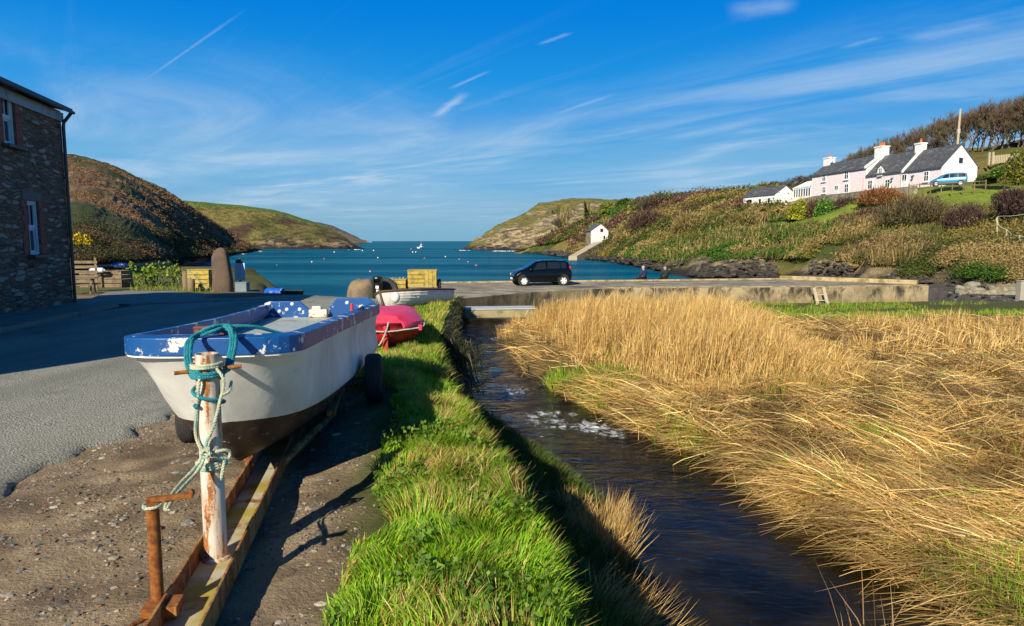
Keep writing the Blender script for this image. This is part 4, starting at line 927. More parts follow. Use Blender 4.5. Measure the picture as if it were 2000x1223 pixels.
mb = MB(); mb.box((xq + .07, yq + .06, zq + .07), (.06, .08, .14)); mb.tube([(xq + .05, yq, zq + .13), (xq + .1, yq + .05, zq + .17), (xq + .12, yq + .1, zq + .08)], .012, 6); mb.build('bracket', M_black, boat, bevel=.008)
M_cleat = simple('red brown oxide', (.16, .045, .03), .7, .3, 20, .3)
cz = 1.09
mb = MB(); 
for x in (-.055, .09): mb.box((x, .1, cz + .02), (.035, .05, .05))
mb.box((.018, .1, cz + .052), (.19, .045, .018)); mb.box((.018, .1, cz + .003), (.17, .05, .012)); mb.build('cleat', M_cleat, boat, bevel=.006)
# ------------------------------------------------------------------ trailer
TH = .18; S = (-1.33, 2.25)
tr_ = thing('boat_trailer', 'rusty boat trailer with channel drawbar, bow post and jockey wheel', 'trailer', (*S, 0), TH)
def tl(p):                              # world -> trailer frame
    v = Matrix.Rotation(-TH, 3, 'Z') @ Vector((p[0] - S[0], p[1] - S[1], 0)); return (v.x, v.y, p[2])
def beam(z0, w_, y0, y1, parts): 
    for nm, c, d, mt in parts:
        mb = MB(); mb.box((c[0], (y0 + y1) / 2, c[1]), (d[0], y1 - y0, d[1])); mb.build(nm, mt, tr_, bevel=.003)
beam(0, 0, 0, 5.0, [('flange', (-.11, .0), (.014, .125), M_flange), ('flange', (.11, .0), (.014, .125), M_flange), ('channel_floor', (0, -.045), (.206, .014), M_floor)])
mp = tl((-1.585, 3.5, 0))
mb = MB(); mb.lathe([(.058, -.035), (.058, 1.07), (.05, 1.07), (.05, .9)], (mp[0], mp[1], 0), 'Z', 28); mb.lathe([(.075, -.037), (.07, -.025), (.059, -.02)], (mp[0], mp[1], 0), 'Z', 28); mb.build('bow_post', M_mast, tr_, smooth=True)
mb = MB(); mb.tube([(mp[0] - .155, mp[1] - .02, .975), (mp[0] + .165, mp[1] + .02, .995)], .0105, 10); mb.build('cross_pin', M_rust, tr_, smooth=True)
jp = tl((-1.60, 2.93, 0))
mb = MB(); mb.lathe([(.027, .0), (.027, .47), (.03, .47), (.03, .49), (0, .495)], (jp[0], jp[1], 0), 'Z', 18); mb.build('jockey_post', M_rust, tr_, smooth=True)
mb = MB(); mb.box((jp[0] + .07, jp[1] + .02, .505), (.19, .035, .022), R(8)); mb.tube([(jp[0] + .15, jp[1] + .03, .515), (jp[0] + .165, jp[1] + .032, .525)], .016, 8); mb.build('crank_handle', M_rust, tr_, bevel=.005)
mb = MB(); mb.box((jp[0] + .03, jp[1] - .03, .02), (.15, .12, .045)); mb.box((jp[0] + .06, jp[1], -.03), (.05, .1, .12)); mb.tube([(jp[0] - .02, jp[1] - .06, .0), (jp[0] - .1, jp[1] - .16, -.01), (jp[0] - .15, jp[1] - .3, -.03)], .013, 8)
mb.tube([(jp[0] + .03, jp[1] - .08, .0), (jp[0] - .02, jp[1] - .2, -.02), (jp[0] - .09, jp[1] - .32, -.03)], .013, 8); mb.build('bracket', M_rust, tr_, bevel=.005)
def wheel(name, parent, c, r, w_, rz=0, ry=0, n=28, rimm=None, hub=.55, tyre=None):
    e_ = MB(); e_.lathe([(r * hub, -w_ / 2), (r * .86, -w_ / 2), (r * .97, -w_ * .38), (r, -w_ * .25), (r, w_ * .25), (r * .97, w_ * .38), (r * .86, w_ / 2), (r * hub, w_ / 2), (r * hub, -w_ / 2)], (0, 0, 0), 'X', n, False)
    t = e_.build(name, tyre or M_tyre, parent, smooth=True); t.location = c; t.rotation_euler = (0, ry, rz)
    k = MB(); k.lathe([(0, -w_ * .3), (r * .18, -w_ * .34), (r * .2, -w_ * .26), (r * hub * .8, -w_ * .2), (r * hub, -w_ * .44), (r * hub * 1.02, -w_ * .44), (r * hub * 1.02, w_ * .44), (r * hub, w_ * .44), (r * hub * .8, w_ * .2), (r * .2, w_ * .26), (r * .18, w_ * .34), (0, w_ * .3)], (0, 0, 0), 'X', 20)
    k.build('rim', rimm or M_rim, t, smooth=True); return t
wr, wl = tl((-1.36, 6.62, 0)), tl((-3.02, 6.28, 0))
zr_ = float(gz_(-1.3, 6.62)) + .235; zl_ = float(gz_(-3.02, 6.28)) + .23
wheel('wheel', tr_, (wr[0], wr[1], zr_), .24, .165); wheel('wheel', tr_, (wl[0], wl[1], zl_), .24, .165)
wheel('jockey_wheel', tr_, (jp[0] - .12, jp[1] - .3, float(gz_(-1.72, 2.6)) + .085), .085, .06, .3)
mb = MB(); mb.tube([(wl[0], wl[1], zl_), (wr[0], wr[1], zr_)], .035, 10); mb.box((0, wr[1], .04), (.9, .1, .06)); mb.build('axle', simple('axle steel', (.10, .08, .06), .7), tr_)
for sg in (-1, 1):
    mb = MB(); mb.tube([(sg * .10, 2.6, .02), (sg * .38, 3.7, .1), (sg * .42, wr[1] + .5, .12)], .03, 8); mb.box((sg * .40, wr[1] - .2, .17), (.07, 1.2, .05)); mb.build('side_rail', M_flange, tr_)
# ------------------------------------------------------------------ ropes: three twisted strands along a path
def smooth_path(pts, n=14):
    P_ = np.array(pts, float); t = np.linspace(0, len(P_) - 1, (len(P_) - 1) * n + 1); return cr(P_, t)
def rope(mb, pts, r, n=10, lay=.045):
    P_ = smooth_path(pts, n); L = np.concatenate([[0], np.cumsum(np.linalg.norm(np.diff(P_, axis=0), axis=1))]); N = max(8, int(L[-1] / (lay / 6)))
    q = np.linspace(0, L[-1], N); P_ = np.stack([np.interp(q, L, P_[:, i]) for i in range(3)], 1)
    t = np.gradient(P_, axis=0); t /= np.linalg.norm(t, axis=1, keepdims=True) + 1e-9; a = np.cross(t, [.31, .2, .93]); a /= np.linalg.norm(a, axis=1, keepdims=True) + 1e-9; b_ = np.cross(t, a)
    for k in range(3):
        ph_ = q / lay * 2 * np.pi + k * 2 * np.pi / 3; mb.tube([tuple(v) for v in P_ + (a * np.cos(ph_)[:, None] + b_ * np.sin(ph_)[:, None]) * r * .5], r * .56, 5)
def ring(z0, z1, turns, r=.072, a0=0, n=None):
    n = n or int(10 * turns); return [(-1.585 + r * math.cos(a0 + 2 * math.pi * turns * i / n), 3.5 + r * math.sin(a0 + 2 * math.pi * turns * i / n), z0 + (z1 - z0) * i / n) for i in range(n + 1)]
M_teal = simple('teal rope', (.008, .21, .26), .7, .45, 25, .5); M_cream = simple('cream green rope', (.46, .49, .34), .75, .3, 20, .5, c2=(.22, .42, .36), f=(.5, .6))
mb = MB(); W_ = lambda px, py, Y: tuple(at(px, py, Y))
rope(mb, [W_(560, 655, 4.25), W_(510, 641, 4.1), W_(470, 637, 4.0), W_(440, 640, 3.96), W_(425, 650, 3.93)], .012)
for dx, dz in ((0, 0), (9, 4), (4, -3)):
    rope(mb, [W_(438 + dx * .3, 640, 3.97), W_(415 + dx, 640 + dz, 3.9), W_(385, 655 + dz, 3.84), W_(366 + dx, 668, 3.74), W_(363 + dx, 700, 3.6), W_(369 + dx, 725, 3.5), (-1.655, 3.47, .955)], .011)
    rope(mb, [W_(425, 640 + dz, 3.97), W_(445 + dx, 640 + dz, 3.92), W_(452 + dx, 665, 3.8), W_(447 + dx, 695, 3.66), W_(440 + dx, 720, 3.55), (-1.52, 3.47, .965)], .011)
rope(mb, ring(.955, .985, 2.2, .076, 3.4), .012)
rope(mb, ring(.96, .78, 1.35, .073, 5.9) + [W_(382, 792, 3.43), W_(385, 796, 3.42)], .011)
tag(mb.build('teal_rope', M_teal, smooth=True), 'teal rope tying the boat cleat down to the rusty white post', 'rope')
mb = MB()
rope(mb, ring(1.0, 1.02, 1.6, .075, 2.6), .009, lay=.04)
rope(mb, [(-1.52, 3.46, 1.0), W_(437, 745, 3.44), W_(428, 790, 3.425), W_(418, 830, 3.42), W_(405, 860, 3.42), W_(399, 885, 3.42)], .009)
rope(mb, [(-1.64, 3.5, 1.0), W_(390, 740, 3.42), W_(384, 800, 3.44), W_(382, 850, 3.44), W_(396, 884, 3.41)], .008)
rope(mb, [W_(452, 745, 3.5), W_(447, 765, 3.45), W_(432, 772, 3.42)], .009)
rope(mb, ring(.47, .50, 2.3, .07, 3.9), .010)
rope(mb, [W_(398, 884, 3.40), W_(408, 876, 3.38), W_(405, 893, 3.38), W_(394, 890, 3.38), W_(400, 878, 3.37), W_(412, 888, 3.37)], .009)
rope(mb, [W_(410, 886, 3.40), W_(432, 880, 3.42), W_(448, 882, 3.45), W_(446, 895, 3.45), W_(428, 893, 3.42), W_(412, 889, 3.4)], .009)
rope(mb, [W_(440, 893, 3.45), W_(436, 915, 3.45), W_(430, 940, 3.45)], .010)
for dx in (0, 10):
    rope(mb, [W_(397 + dx * .3, 890, 3.40), W_(380 + dx, 915, 3.35), W_(352 + dx * 1.2, 945, 3.22), W_(330 + dx * .8, 975, 3.0), W_(322 + dx * .5, 996, 2.9)], .009)
rope(mb, [(-1.60 + .035 * math.cos(i * .7), 2.93 + .035 * math.sin(i * .7), .475 + i * .0006) for i in range(16)], .008)
tag(mb.build('cream_rope', M_cream, smooth=True), 'frayed cream rope knotted round the post and led to the jockey handle', 'rope')
# ------------------------------------------------------------------ red dinghy and clinker dinghy behind
def dinghy(nm, label, loc, rz, L, bmx, secf, keelf, sheerf, mats, extra=None):
    t = thing(nm, label, 'boat', loc, rz); return t
# red moulded dinghy: bow towards us
y0 = 10.8; rb = thing('red_dinghy', 'pink and red moulded plastic dinghy with a grab rope round its rim', 'boat', (-2.02, y0, float(gz_(-1.95, 11.5)) - .02), R(12)); rb.scale = (1.12, 1.1, 1.02)
L = 2.5; rl = []; tl_ = []
for s in np.concatenate([[0, .03, .08, .16, .28, .45], np.linspace(.7, L, 9)]):
    b_ = .58 * min(1, (s / .55 + .12)) ** .38; k = .30 * math.exp(-s / .22) + .06; zs_ = .46 + .05 * math.exp(-s / .5)
    h = [(.0, k), (.03, k), (.30 * b_ / .58, k + .09), (.50 * b_ / .58, k + .20), (b_, zs_ - .05)]
    h2 = [(b_, zs_ - .05), (b_ + .02, zs_), (b_, zs_ + .06), (b_ - .07, zs_ + .10), (b_ - .20 * b_ / .58, zs_ + .13 + .06 * math.exp(-((s - .5) / .5) ** 2)), (0.0, zs_ + .12 + .12 * math.exp(-((s - .35) / .4) ** 2))]
    rl.append([(-x, s, z) for x, z in h[::-1]] + [(x, s, z) for x, z in h[1:]]); tl_.append([(-x, s, z) for x, z in h2] + [(x, s, z) for x, z in h2[::-1][1:]])
M_red = simple('faded red plastic', (.56, .018, .03), .45, .3, 3, .1, c2=(.36, .03, .02)); M_pink = simple('sun bleached pink plastic', (.72, .045, .12), .5, .2, 3, .1, c2=(.58, .025, .06))
mb = MB(); mb.loft(rl, False); mb.add(rl[0], [tuple(range(len(rl[0])))]); mb.add(rl[-1], [tuple(range(len(rl[-1])))]); mb.build('hull', M_red, rb, smooth=True)
mb = MB(); mb.loft(tl_, False); mb.add(tl_[0], [tuple(range(len(tl_[0])))]); mb.add(tl_[-1], [tuple(range(len(tl_[-1])))]); mb.build('deck', M_pink, rb, smooth=True)
mb = MB(); mb.prism([(.0, .0), (.0, .3), (.06, .34), (.5, .1), (2.3, .06), (2.3, .0)], -.035, .035, 'X'); mb.build('keel', simple('scuffed red keel', (.45, .06, .03), .6, .4, 8), rb, bevel=.01)
mb = MB(); g_ = [(-.6, .9, .50), (-.58, .3, .49), (-.5, .08, .47), (-.25, -.01, .45), (0, -.03, .43), (.25, -.01, .45), (.5, .08, .47), (.58, .3, .49), (.6, .9, .50)]; rope(mb, g_, .012)
rope(mb, [(.06, .1, .68), (.04, -.01, .55), (.0, -.05, .42), (-.06, -.06, .28), (-.1, -.06, .22)], .012); mb.build('grab_rope', M_cream, rb, smooth=True)
for x, y in ((-.5, .07), (0, -.02), (.5, .07)):
    mb = MB(); mb.box((x, y, .47), (.05, .05, .09)); mb.build('rope_lug', M_pink, rb, bevel=.01)
# white clinker dinghy: stem towards us, tilted on its bilge
cb = thing('clinker_dinghy', 'white clinker planked dinghy with brown gunwale behind the red dinghy', 'boat', (-3.62, 19.2, float(gz_(-3.3, 20)) - .10), R(-24)); cb.rotation_euler = (R(-3), R(-11), R(-24))
L = 3.1; S2 = np.concatenate([[0, .02, .06, .13, .25, .42, .65], np.linspace(.95, L, 8)]); pl_ = []
NP = 8
for s in S2:
    b_ = .74 * (1 - (1 - min(s / 1.35, 1)) ** 2.1) ** .75 * (1 - .16 * max(0, (s - 1.35) / (L - 1.35)) ** 2) + .012; k = .05 + .50 * math.exp(-s / .14) ; zs_ = .62 + .07 * math.exp(-s / .7)
    h = []
    for i in range(NP):
        for t_, off in ((i / NP, .016), ((i + 1) / NP, .0)):
            g = 1 - (1 - t_) ** float(np.interp(s, [0, .5, 1.4], [1.2, 1.8, 2.6])); h.append((b_ * g + off * min(1, s * 8 + .15), k + (zs_ - k) * t_))
    pl_.append([(-x, s, z) for x, z in h[::-1]] + [(x, s, z) for x, z in h])
M_plank = simple('weathered white planks', (.66, .65, .60), .6, .15, 6, .2, c2=(.42, .38, .30), f=(.55, .68))
mb = MB(); mb.loft(pl_, False); mb.add(pl_[-1], [tuple(range(len(pl_[-1])))]); mb.build('hull', M_plank, cb)
M_brown = simple('brown varnish', (.10, .055, .03), .6, .35, 8, .3)
g_ = [(-p[0][0], p[0][1], p[0][2] + .01) for p in pl_]; 
mb = MB(); mb.tube([tuple(q) for q in ([(p[0][0], p[0][1], p[0][2] + .015) for p in pl_[::-1]] + [(p[-1][0], p[-1][1], p[-1][2] + .015) for p in pl_])], .038, 6); mb.build('gunwale', M_brown, cb)
mb = MB(); mb.tube([(0, .14, .07), (0, .02, .35), (0, -.03, .78)], .035, 6); mb.build('stem', M_brown, cb)
mb = MB()
for y in (.9, 1.9): mb.box((0, y, .48), (1.25, .22, .04))
mb.build('thwart', M_brown, cb)
mb = MB(); mb.lathe([(0, .19), (.05, .185), (.11, .15), (.15, .07), (.16, 0), (.15, -.08), (.10, -.15), (.04, -.19), (0, -.195)], (0, 0, 0), 'Z', 16); mb.v = [(x * .8, y * .8, z * .8) for x, y, z in mb.v]; fe = mb.build('fender', simple('grubby white vinyl', (.72, .72, .68), .4, .1, 5), smooth=True)
fe.location = (-3.25, 18.98, float(gz_(-3.3, 20)) + .46); tag(fe, 'round white fender hanging on the bow of the clinker dinghy', 'fender')
# ------------------------------------------------------------------ quay and slipway things
def blob_mesh(name, mat, rad, amp, sq=(1, 1, 1), n=26, seed=0, parent=None, fs=1.4):
    u, v = np.meshgrid(np.linspace(0, 2 * np.pi, n + 1), np.linspace(-np.pi / 2, np.pi / 2, n // 2 + 1), indexing='ij')
    P_ = np.stack([np.cos(u) * np.cos(v), np.sin(u) * np.cos(v), np.sin(v)], -1); P_[-1] = P_[0]
    r = 1 + amp * 2 * (fbm(P_ * fs + seed * 7.7, 4) - .5); P_ = np.sign(P_) * np.abs(P_) ** .8 * r[..., None] * np.array(rad)
    return npmesh(name, P_.reshape(-1, 3), [grid_faces(n + 1, n // 2 + 1)], mat, np.ones((P_.size // 3, 3)), True, parent)
M_rock = simple('brown rock', (.22, .165, .095), .9, .4, 1.6, .9, c2=(.13, .10, .07), f=(.45, .6), bs=7)
M_darkrock = simple('dark stone', (.035, .035, .032), .85, .4, 3, .8, bs=12, c2=(.07, .065, .055))
zq = -.9
bo = blob_mesh('boulder', M_rock, (.58, .6, .9), .22, seed=3); p_ = at(706, 584, 30.2); bo.location = (p_[0], p_[1], zq); tag(bo, 'brown lichened boulder at the left end of the quay', 'boulder')
mb = MB(); mb.prism([(-.62, -.2), (.66, -.2), (.66, .35), (.55, .72), (.25, .93), (-.1, .98), (-.45, .85), (-.62, .55)], -.3, .3, 'Y'); p_ = at(750, 584, 29.7)
ds = mb.build('mooring_block', M_darkrock, bevel=.08, seg=3); ds.location = (p_[0], p_[1], zq); ds.rotation_euler = (0, 0, R(8)); tag(ds, 'dark rounded stone block standing behind the black litter bin', 'stone block')
p_ = at(738, 584, 28.9); bn = thing('litter_bin', 'black hooded litter bin with white notices on its front', 'bin', (p_[0], p_[1], float(gz_(p_[0], p_[1])) if False else zq), R(6))
M_bin = simple('black plastic', (.012, .012, .014), .4, .2, 12)
mb = MB(); mb.lathe([(.19, 0), (.215, .05), (.22, .72), (.235, .74), (.235, .78), (0, .8)], (0, 0, 0), 'Z', 22); mb.build('body', M_bin, bn, smooth=True)
mb = MB()
for a in (-.17, .17): mb.box((a, 0, .88), (.05, .3, .2))
mb.box((0, .12, .88), (.34, .05, .2)); mb.lathe([(.0, .0), (.22, .0), (.2, .07), (.1, .1), (0, .105)], (0, 0, .97), 'Z', 22); mb.build('hood', M_bin, bn, smooth=True)
M_paper = simple('white notice', (.75, .76, .74), .6, .05, 5); M_print = simple('grey print', (.25, .27, .28), .6)
mb = MB(); mb.box((.0, -.226, .62), (.13, .012, .12)); mb.build('notice', M_paper, bn)
mb = MB(); mb.box((.05, -.226, .34), (.17, .012, .36)); nt = mb.build('notice', M_paper, bn)
mb = MB()
for z in (.45, .37, .29, .21): mb.box((.05, -.2335, z), (.11, .004, .035))
mb.build('print', M_print, nt)
def slat_crate(t, w_, d_, h, n, mat, lid=True, vert_from=None):
    mb = MB(); e_ = .025
    for i in range(n):
        z = h * (i + .5) / n; g = h / n * .86; wx = w_ if vert_from is None else w_ * vert_from
        mb.box((-w_ / 2 + wx / 2, -d_ / 2, z), (wx, e_, g)); mb.box((0, d_ / 2, z), (w_, e_, g)); mb.box((-w_ / 2, 0, z), (e_, d_ - .05, g)); mb.box((w_ / 2, 0, z), (e_, d_ - .05, g))
    if vert_from is not None:
        k = 3
        for i in range(k): mb.box((w_ / 2 - w_ * (1 - vert_from) * (i + .5) / k, -d_ / 2 - .012, h / 2), (w_ * (1 - vert_from) / k * .93, e_, h))
    mb.build('boards', mat, t)
    mb = MB()
    for sx in (-1, 1):
        for sy in (-1, 1): mb.box((sx * (w_ / 2 - .045), sy * (d_ / 2 - .045), h / 2), (.06, .06, h - .02))
    mb.box((0, 0, .03), (w_ - .08, d_ - .08, .03)); mb.build('corner_posts', mat, t)
    if lid: mb = MB(); mb.box((0, 0, h + .02), (w_ + .06, d_ + .06, .04)); mb.build('lid', mat, t, bevel=.01)
p_ = at(826, 567, 34.5); ct = thing('crate_cart', 'yellow lichened slatted crate on two black tyres on the quay', 'cart', (p_[0], p_[1], zq), R(4))
bx_ = bpy.data.objects.new('crate', None); col.objects.link(bx_); bx_.parent = ct; bx_.location = (0, 0, .26)
slat_crate(bx_, 1.42, .9, .82, 4, M_ywood, True, .58)
for sx in (-.83, .83): wheel('wheel', ct, (sx, .05, .31), .33, .17, n=20)
mb = MB(); mb.tube([(-.85, .05, .31), (.85, .05, .31)], .03, 6); mb.box((.55, -.75, .25), (.06, .8, .06)); mb.tube([(.55, -1.1, .25), (.55, -1.18, .2), (.55, -1.2, .12), (.5, -1.2, .08), (.46, -1.2, .14)], .02, 6); mb.build('drawbar', M_rust, ct)
p_ = at(774, 566, 34.2); lc = thing('wooden_crate', 'low green and yellow crate between the litter bin and the crate cart', 'crate', (p_[0], p_[1], zq), R(4)); slat_crate(lc, 1.0, .8, .62, 3, M_ywood)
mb = MB(); 
for i in range(9): mb.tube([(-.4 + .09 * i, -.3 + .5 * random.random(), .66), (-.35 + .09 * i, .1, .70 + .04 * random.random()), (-.3 + .08 * i, .3, .66)], .02, 5)
nt = mb.build('old_net', simple('pale net', (.45, .50, .38), .8, .3, 15, .5)); nt.location = (p_[0], p_[1], zq); tag(nt, 'pale old fishing net heaped on the low green crate', 'net')
# standing stone group
def gxy(px, py, Y): p = at(px, py, Y); return (float(p[0]), float(p[1]), float(gz_(p[0], p[1])))
l_ = gxy(434, 560, 33.6); ss_ = thing('standing_stone', None, None, l_)
rg = []
for z, w_, d_ in ((-.3, .50, .32), (.0, .49, .31), (.6, .47, .29), (1.2, .44, .27), (1.7, .40, .24), (1.98, .31, .19), (2.12, .18, .11), (2.17, .05, .04)):
    rg.append([(w_ * abs(math.cos(a)) ** .55 * (1 if math.cos(a) > 0 else -1) + .04 * math.sin(z * 3) + .02 * random.random(), d_ * abs(math.sin(a)) ** .6 * (1 if math.sin(a) > 0 else -1) + .02 * random.random(), z) for a in np.linspace(0, 2 * np.pi, 20, endpoint=False)])
col.objects.unlink(ss_); mb = MB(); mb.loft(rg, True, True); so = mb.build('standing_stone', simple('brown slate stone', (.11, .075, .052), .9, .35, 2.5, .8, c2=(.07, .05, .04), bs=9), smooth=True); so.location = l_; tag(so, 'tall brown standing stone with rounded top at the shore edge', 'standing stone')
l_ = gxy(397, 553, 35.0); t = thing('wooden_crate', 'yellow slatted crate with ropes left of the standing stone', 'crate', (l_[0], l_[1], l_[2] + .15), R(-6)); slat_crate(t, 1.15, .9, .9, 4, M_ywood)
mb = MB(); rope(mb, [(-.5, -.5, .9), (-.1, -.52, .5), (.2, -.56, .15), (.5, -.6, -.05)], .02, lay=.1); rope(mb, [(-.5, -.5, .6), (-.3, -.55, .2), (-.5, -.6, -.05)], .02, lay=.1); o_ = mb.build('coiled_line', M_cream); o_.location = t.location; tag(o_, 'pale line draped down the front of the crate by the standing stone', 'rope')
for px, py, Y, h, lab in ((363, 549, 35.2, 1.0, 'tall grey wooden post left of the yellow crate'), (376, 553, 34.8, 1.1, 'thick wooden post touching the yellow crate'), (374, 556, 34.0, .62, 'short stump in front of the two taller posts')):
    l_ = gxy(px, py, Y); mb = MB(); mb.lathe([(.17, -.1), (.17, h * .5), (.16, h - .05), (.12, h), (0, h + .01)], (0, 0, 0), 'Z', 12); o_ = mb.build('wooden_post', M_wood, smooth=True); o_.location = l_; tag(o_, lab, 'post', 'posts by the standing stone')
l_ = gxy(469, 556, 34.5); sg = thing('notice_board', 'pale blue notice board on a post right of the standing stone', 'notice board', l_, R(-4))
mb = MB(); mb.box((0, .05, .8), (.1, .08, 1.7)); mb.build('post', M_wood, sg); mb = MB(); mb.box((.02, 0, .98), (.54, .05, .86)); pn_ = mb.build('panel', simple('pale blue panel', (.34, .58, .72), .5, .08, 5), sg, bevel=.01)
mb = MB(); mb.box((.0, -.004, 1.49), (.36, .06, .16)); mb.build('header', M_darkrock, sg, bevel=.01)
mb = MB()
for i in range(7): mb.box((-.02 + .02 * (i % 3), -.028, 1.26 - i * .09), (.38 - .05 * (i % 3), .004, .022))
mb.build('print', simple('faint print', (.24, .46, .62), .6), pn_)
l_ = gxy(473, 556, 33.9); mb = MB(); mb.box((0, 0, .2), (.58, .45, .46)); mb.box((0, 0, .45), (.62, .49, .05)); o_ = mb.build('grey_box', simple('grey box', (.16, .21, .24), .7, .2, 4), bevel=.015); o_.location = l_; tag(o_, 'grey box on the ground under the notice board', 'box')
# blue barrel and tyre fender crate on the beach
l_ = at(538, 585, 33.4); br = thing('blue_barrel', 'blue plastic barrel lying on the beach below the bank', 'barrel', (l_[0], l_[1], l_[2] + .0), R(-12))
mb = MB(); prof = [(0, -.45), (.26, -.45), (.28, -.42), (.28, -.2), (.295, -.18), (.295, -.15), (.28, -.13), (.28, .13), (.295, .15), (.295, .18), (.28, .2), (.28, .42), (.26, .45), (.24, .44), (0, .43)]; mb.lathe(prof, (0, 0, .28), 'X', 22); mb.build('drum', simple('blue plastic', (.01, .10, .50), .4, .15, 5), br, smooth=True)
mb = MB(); mb.lathe([(.283, .40), (.296, .405), (.296, .43), (.283, .435)], (0, 0, .28), 'X', 22); mb.build('rim_band', simple('pale blue rim', (.25, .45, .65), .5), br)
l_ = at(572, 596, 32.6); tf = thing('fender_crate', 'dark crate hung with small black tyres beside the blue barrel', 'crate', (l_[0], l_[1], l_[2] - .1), R(-5))
mb = MB(); mb.box((0, 0, .38), (.85, .6, .72)); mb.build('box', simple('black tarred wood', (.03, .028, .024), .9, .4, 6), tf, bevel=.02)
mb = MB(); mb.box((0, 0, .77), (.95, .7, .06)); mb.build('lid', simple('mossy lid', (.12, .13, .05), .9, .4, 6), tf, bevel=.01)
for x, z in ((-.28, .5), (.05, .46), (.34, .5)): wheel('fender_tyre', tf, (x, -.37, z), .21, .12, R(90), n=18, rimm=M_black, tyre=M_black)
# pallet crates, floats, table by the house
for i, (px, w_, lab) in enumerate(((190, 1.35, 'left wooden pallet crate beyond the house with the white float on it'), (229, 1.15, 'right wooden pallet crate beyond the house under the blue float'))):
    l_ = gxy(px, 541, 38.0); t = thing('pallet_crate', lab, 'crate', l_, R(-8 + 4 * i), 'pallet crates beyond the house'); slat_crate(t, w_, 1.0, .95, 4, M_wood, False)
for px, py, c_, lab in ((190, 528, (.62, .72, .76), 'long white fender float in front of the left pallet crate'), (234, 518, (.02, .07, .34), 'dark blue fender float on the right pallet crate')):
    l_ = at(px, py, 37.1); mb = MB(); mb.lathe([(0, -.43), (.05, -.42), (.05, -.38), (.12, -.33), (.14, -.25), (.14, .25), (.12, .33), (.05, .38), (.05, .42), (0, .43)], (0, 0, 0), 'X', 16); o_ = mb.build('fender_float', simple('float vinyl', c_, .4, .1, 5), smooth=True); o_.location = l_; tag(o_, lab, 'float', 'floats by the pallet crates')
l_ = gxy(157, 560, 31.5); t = thing('picnic_table', 'dark picnic table just past the corner of the stone house', 'table', l_, R(20))
mb = MB(); 
for i in range(4): mb.box((0, -.3 + .2 * i, .75), (1.4, .17, .04))
mb.build('tabletop', M_wood, t)
for sy in (-.68, .68): mb = MB(); mb.box((0, sy, .44), (1.4, .24, .04)); mb.build('bench', M_wood, t)
for sx in (-.5, .5):
    mb = MB(); mb.box((sx, -.35, .36), (.06, .08, .8), 0, R(-28)); mb.box((sx, .35, .36), (.06, .08, .8), 0, R(28)); mb.box((sx, 0, .41), (.05, 1.4, .08)); mb.build('leg_frame', M_wood, t)
l_ = at(160, 500, 34.0); l_[2] = float(gz_(l_[0], l_[1])); wf = thing('slatted_fence', 'dark slatted timber fence panel beyond the house corner', 'fence', l_, R(5))
for i in range(5): mb = MB(); mb.box((0, 0, .5 + .24 * i), (1.4, .03, .14)); mb.build('slat', M_wood, wf)
for sx in (-.6, .6): mb = MB(); mb.box((sx, .04, .8), (.09, .06, 1.75)); mb.build('post', M_wood, wf)
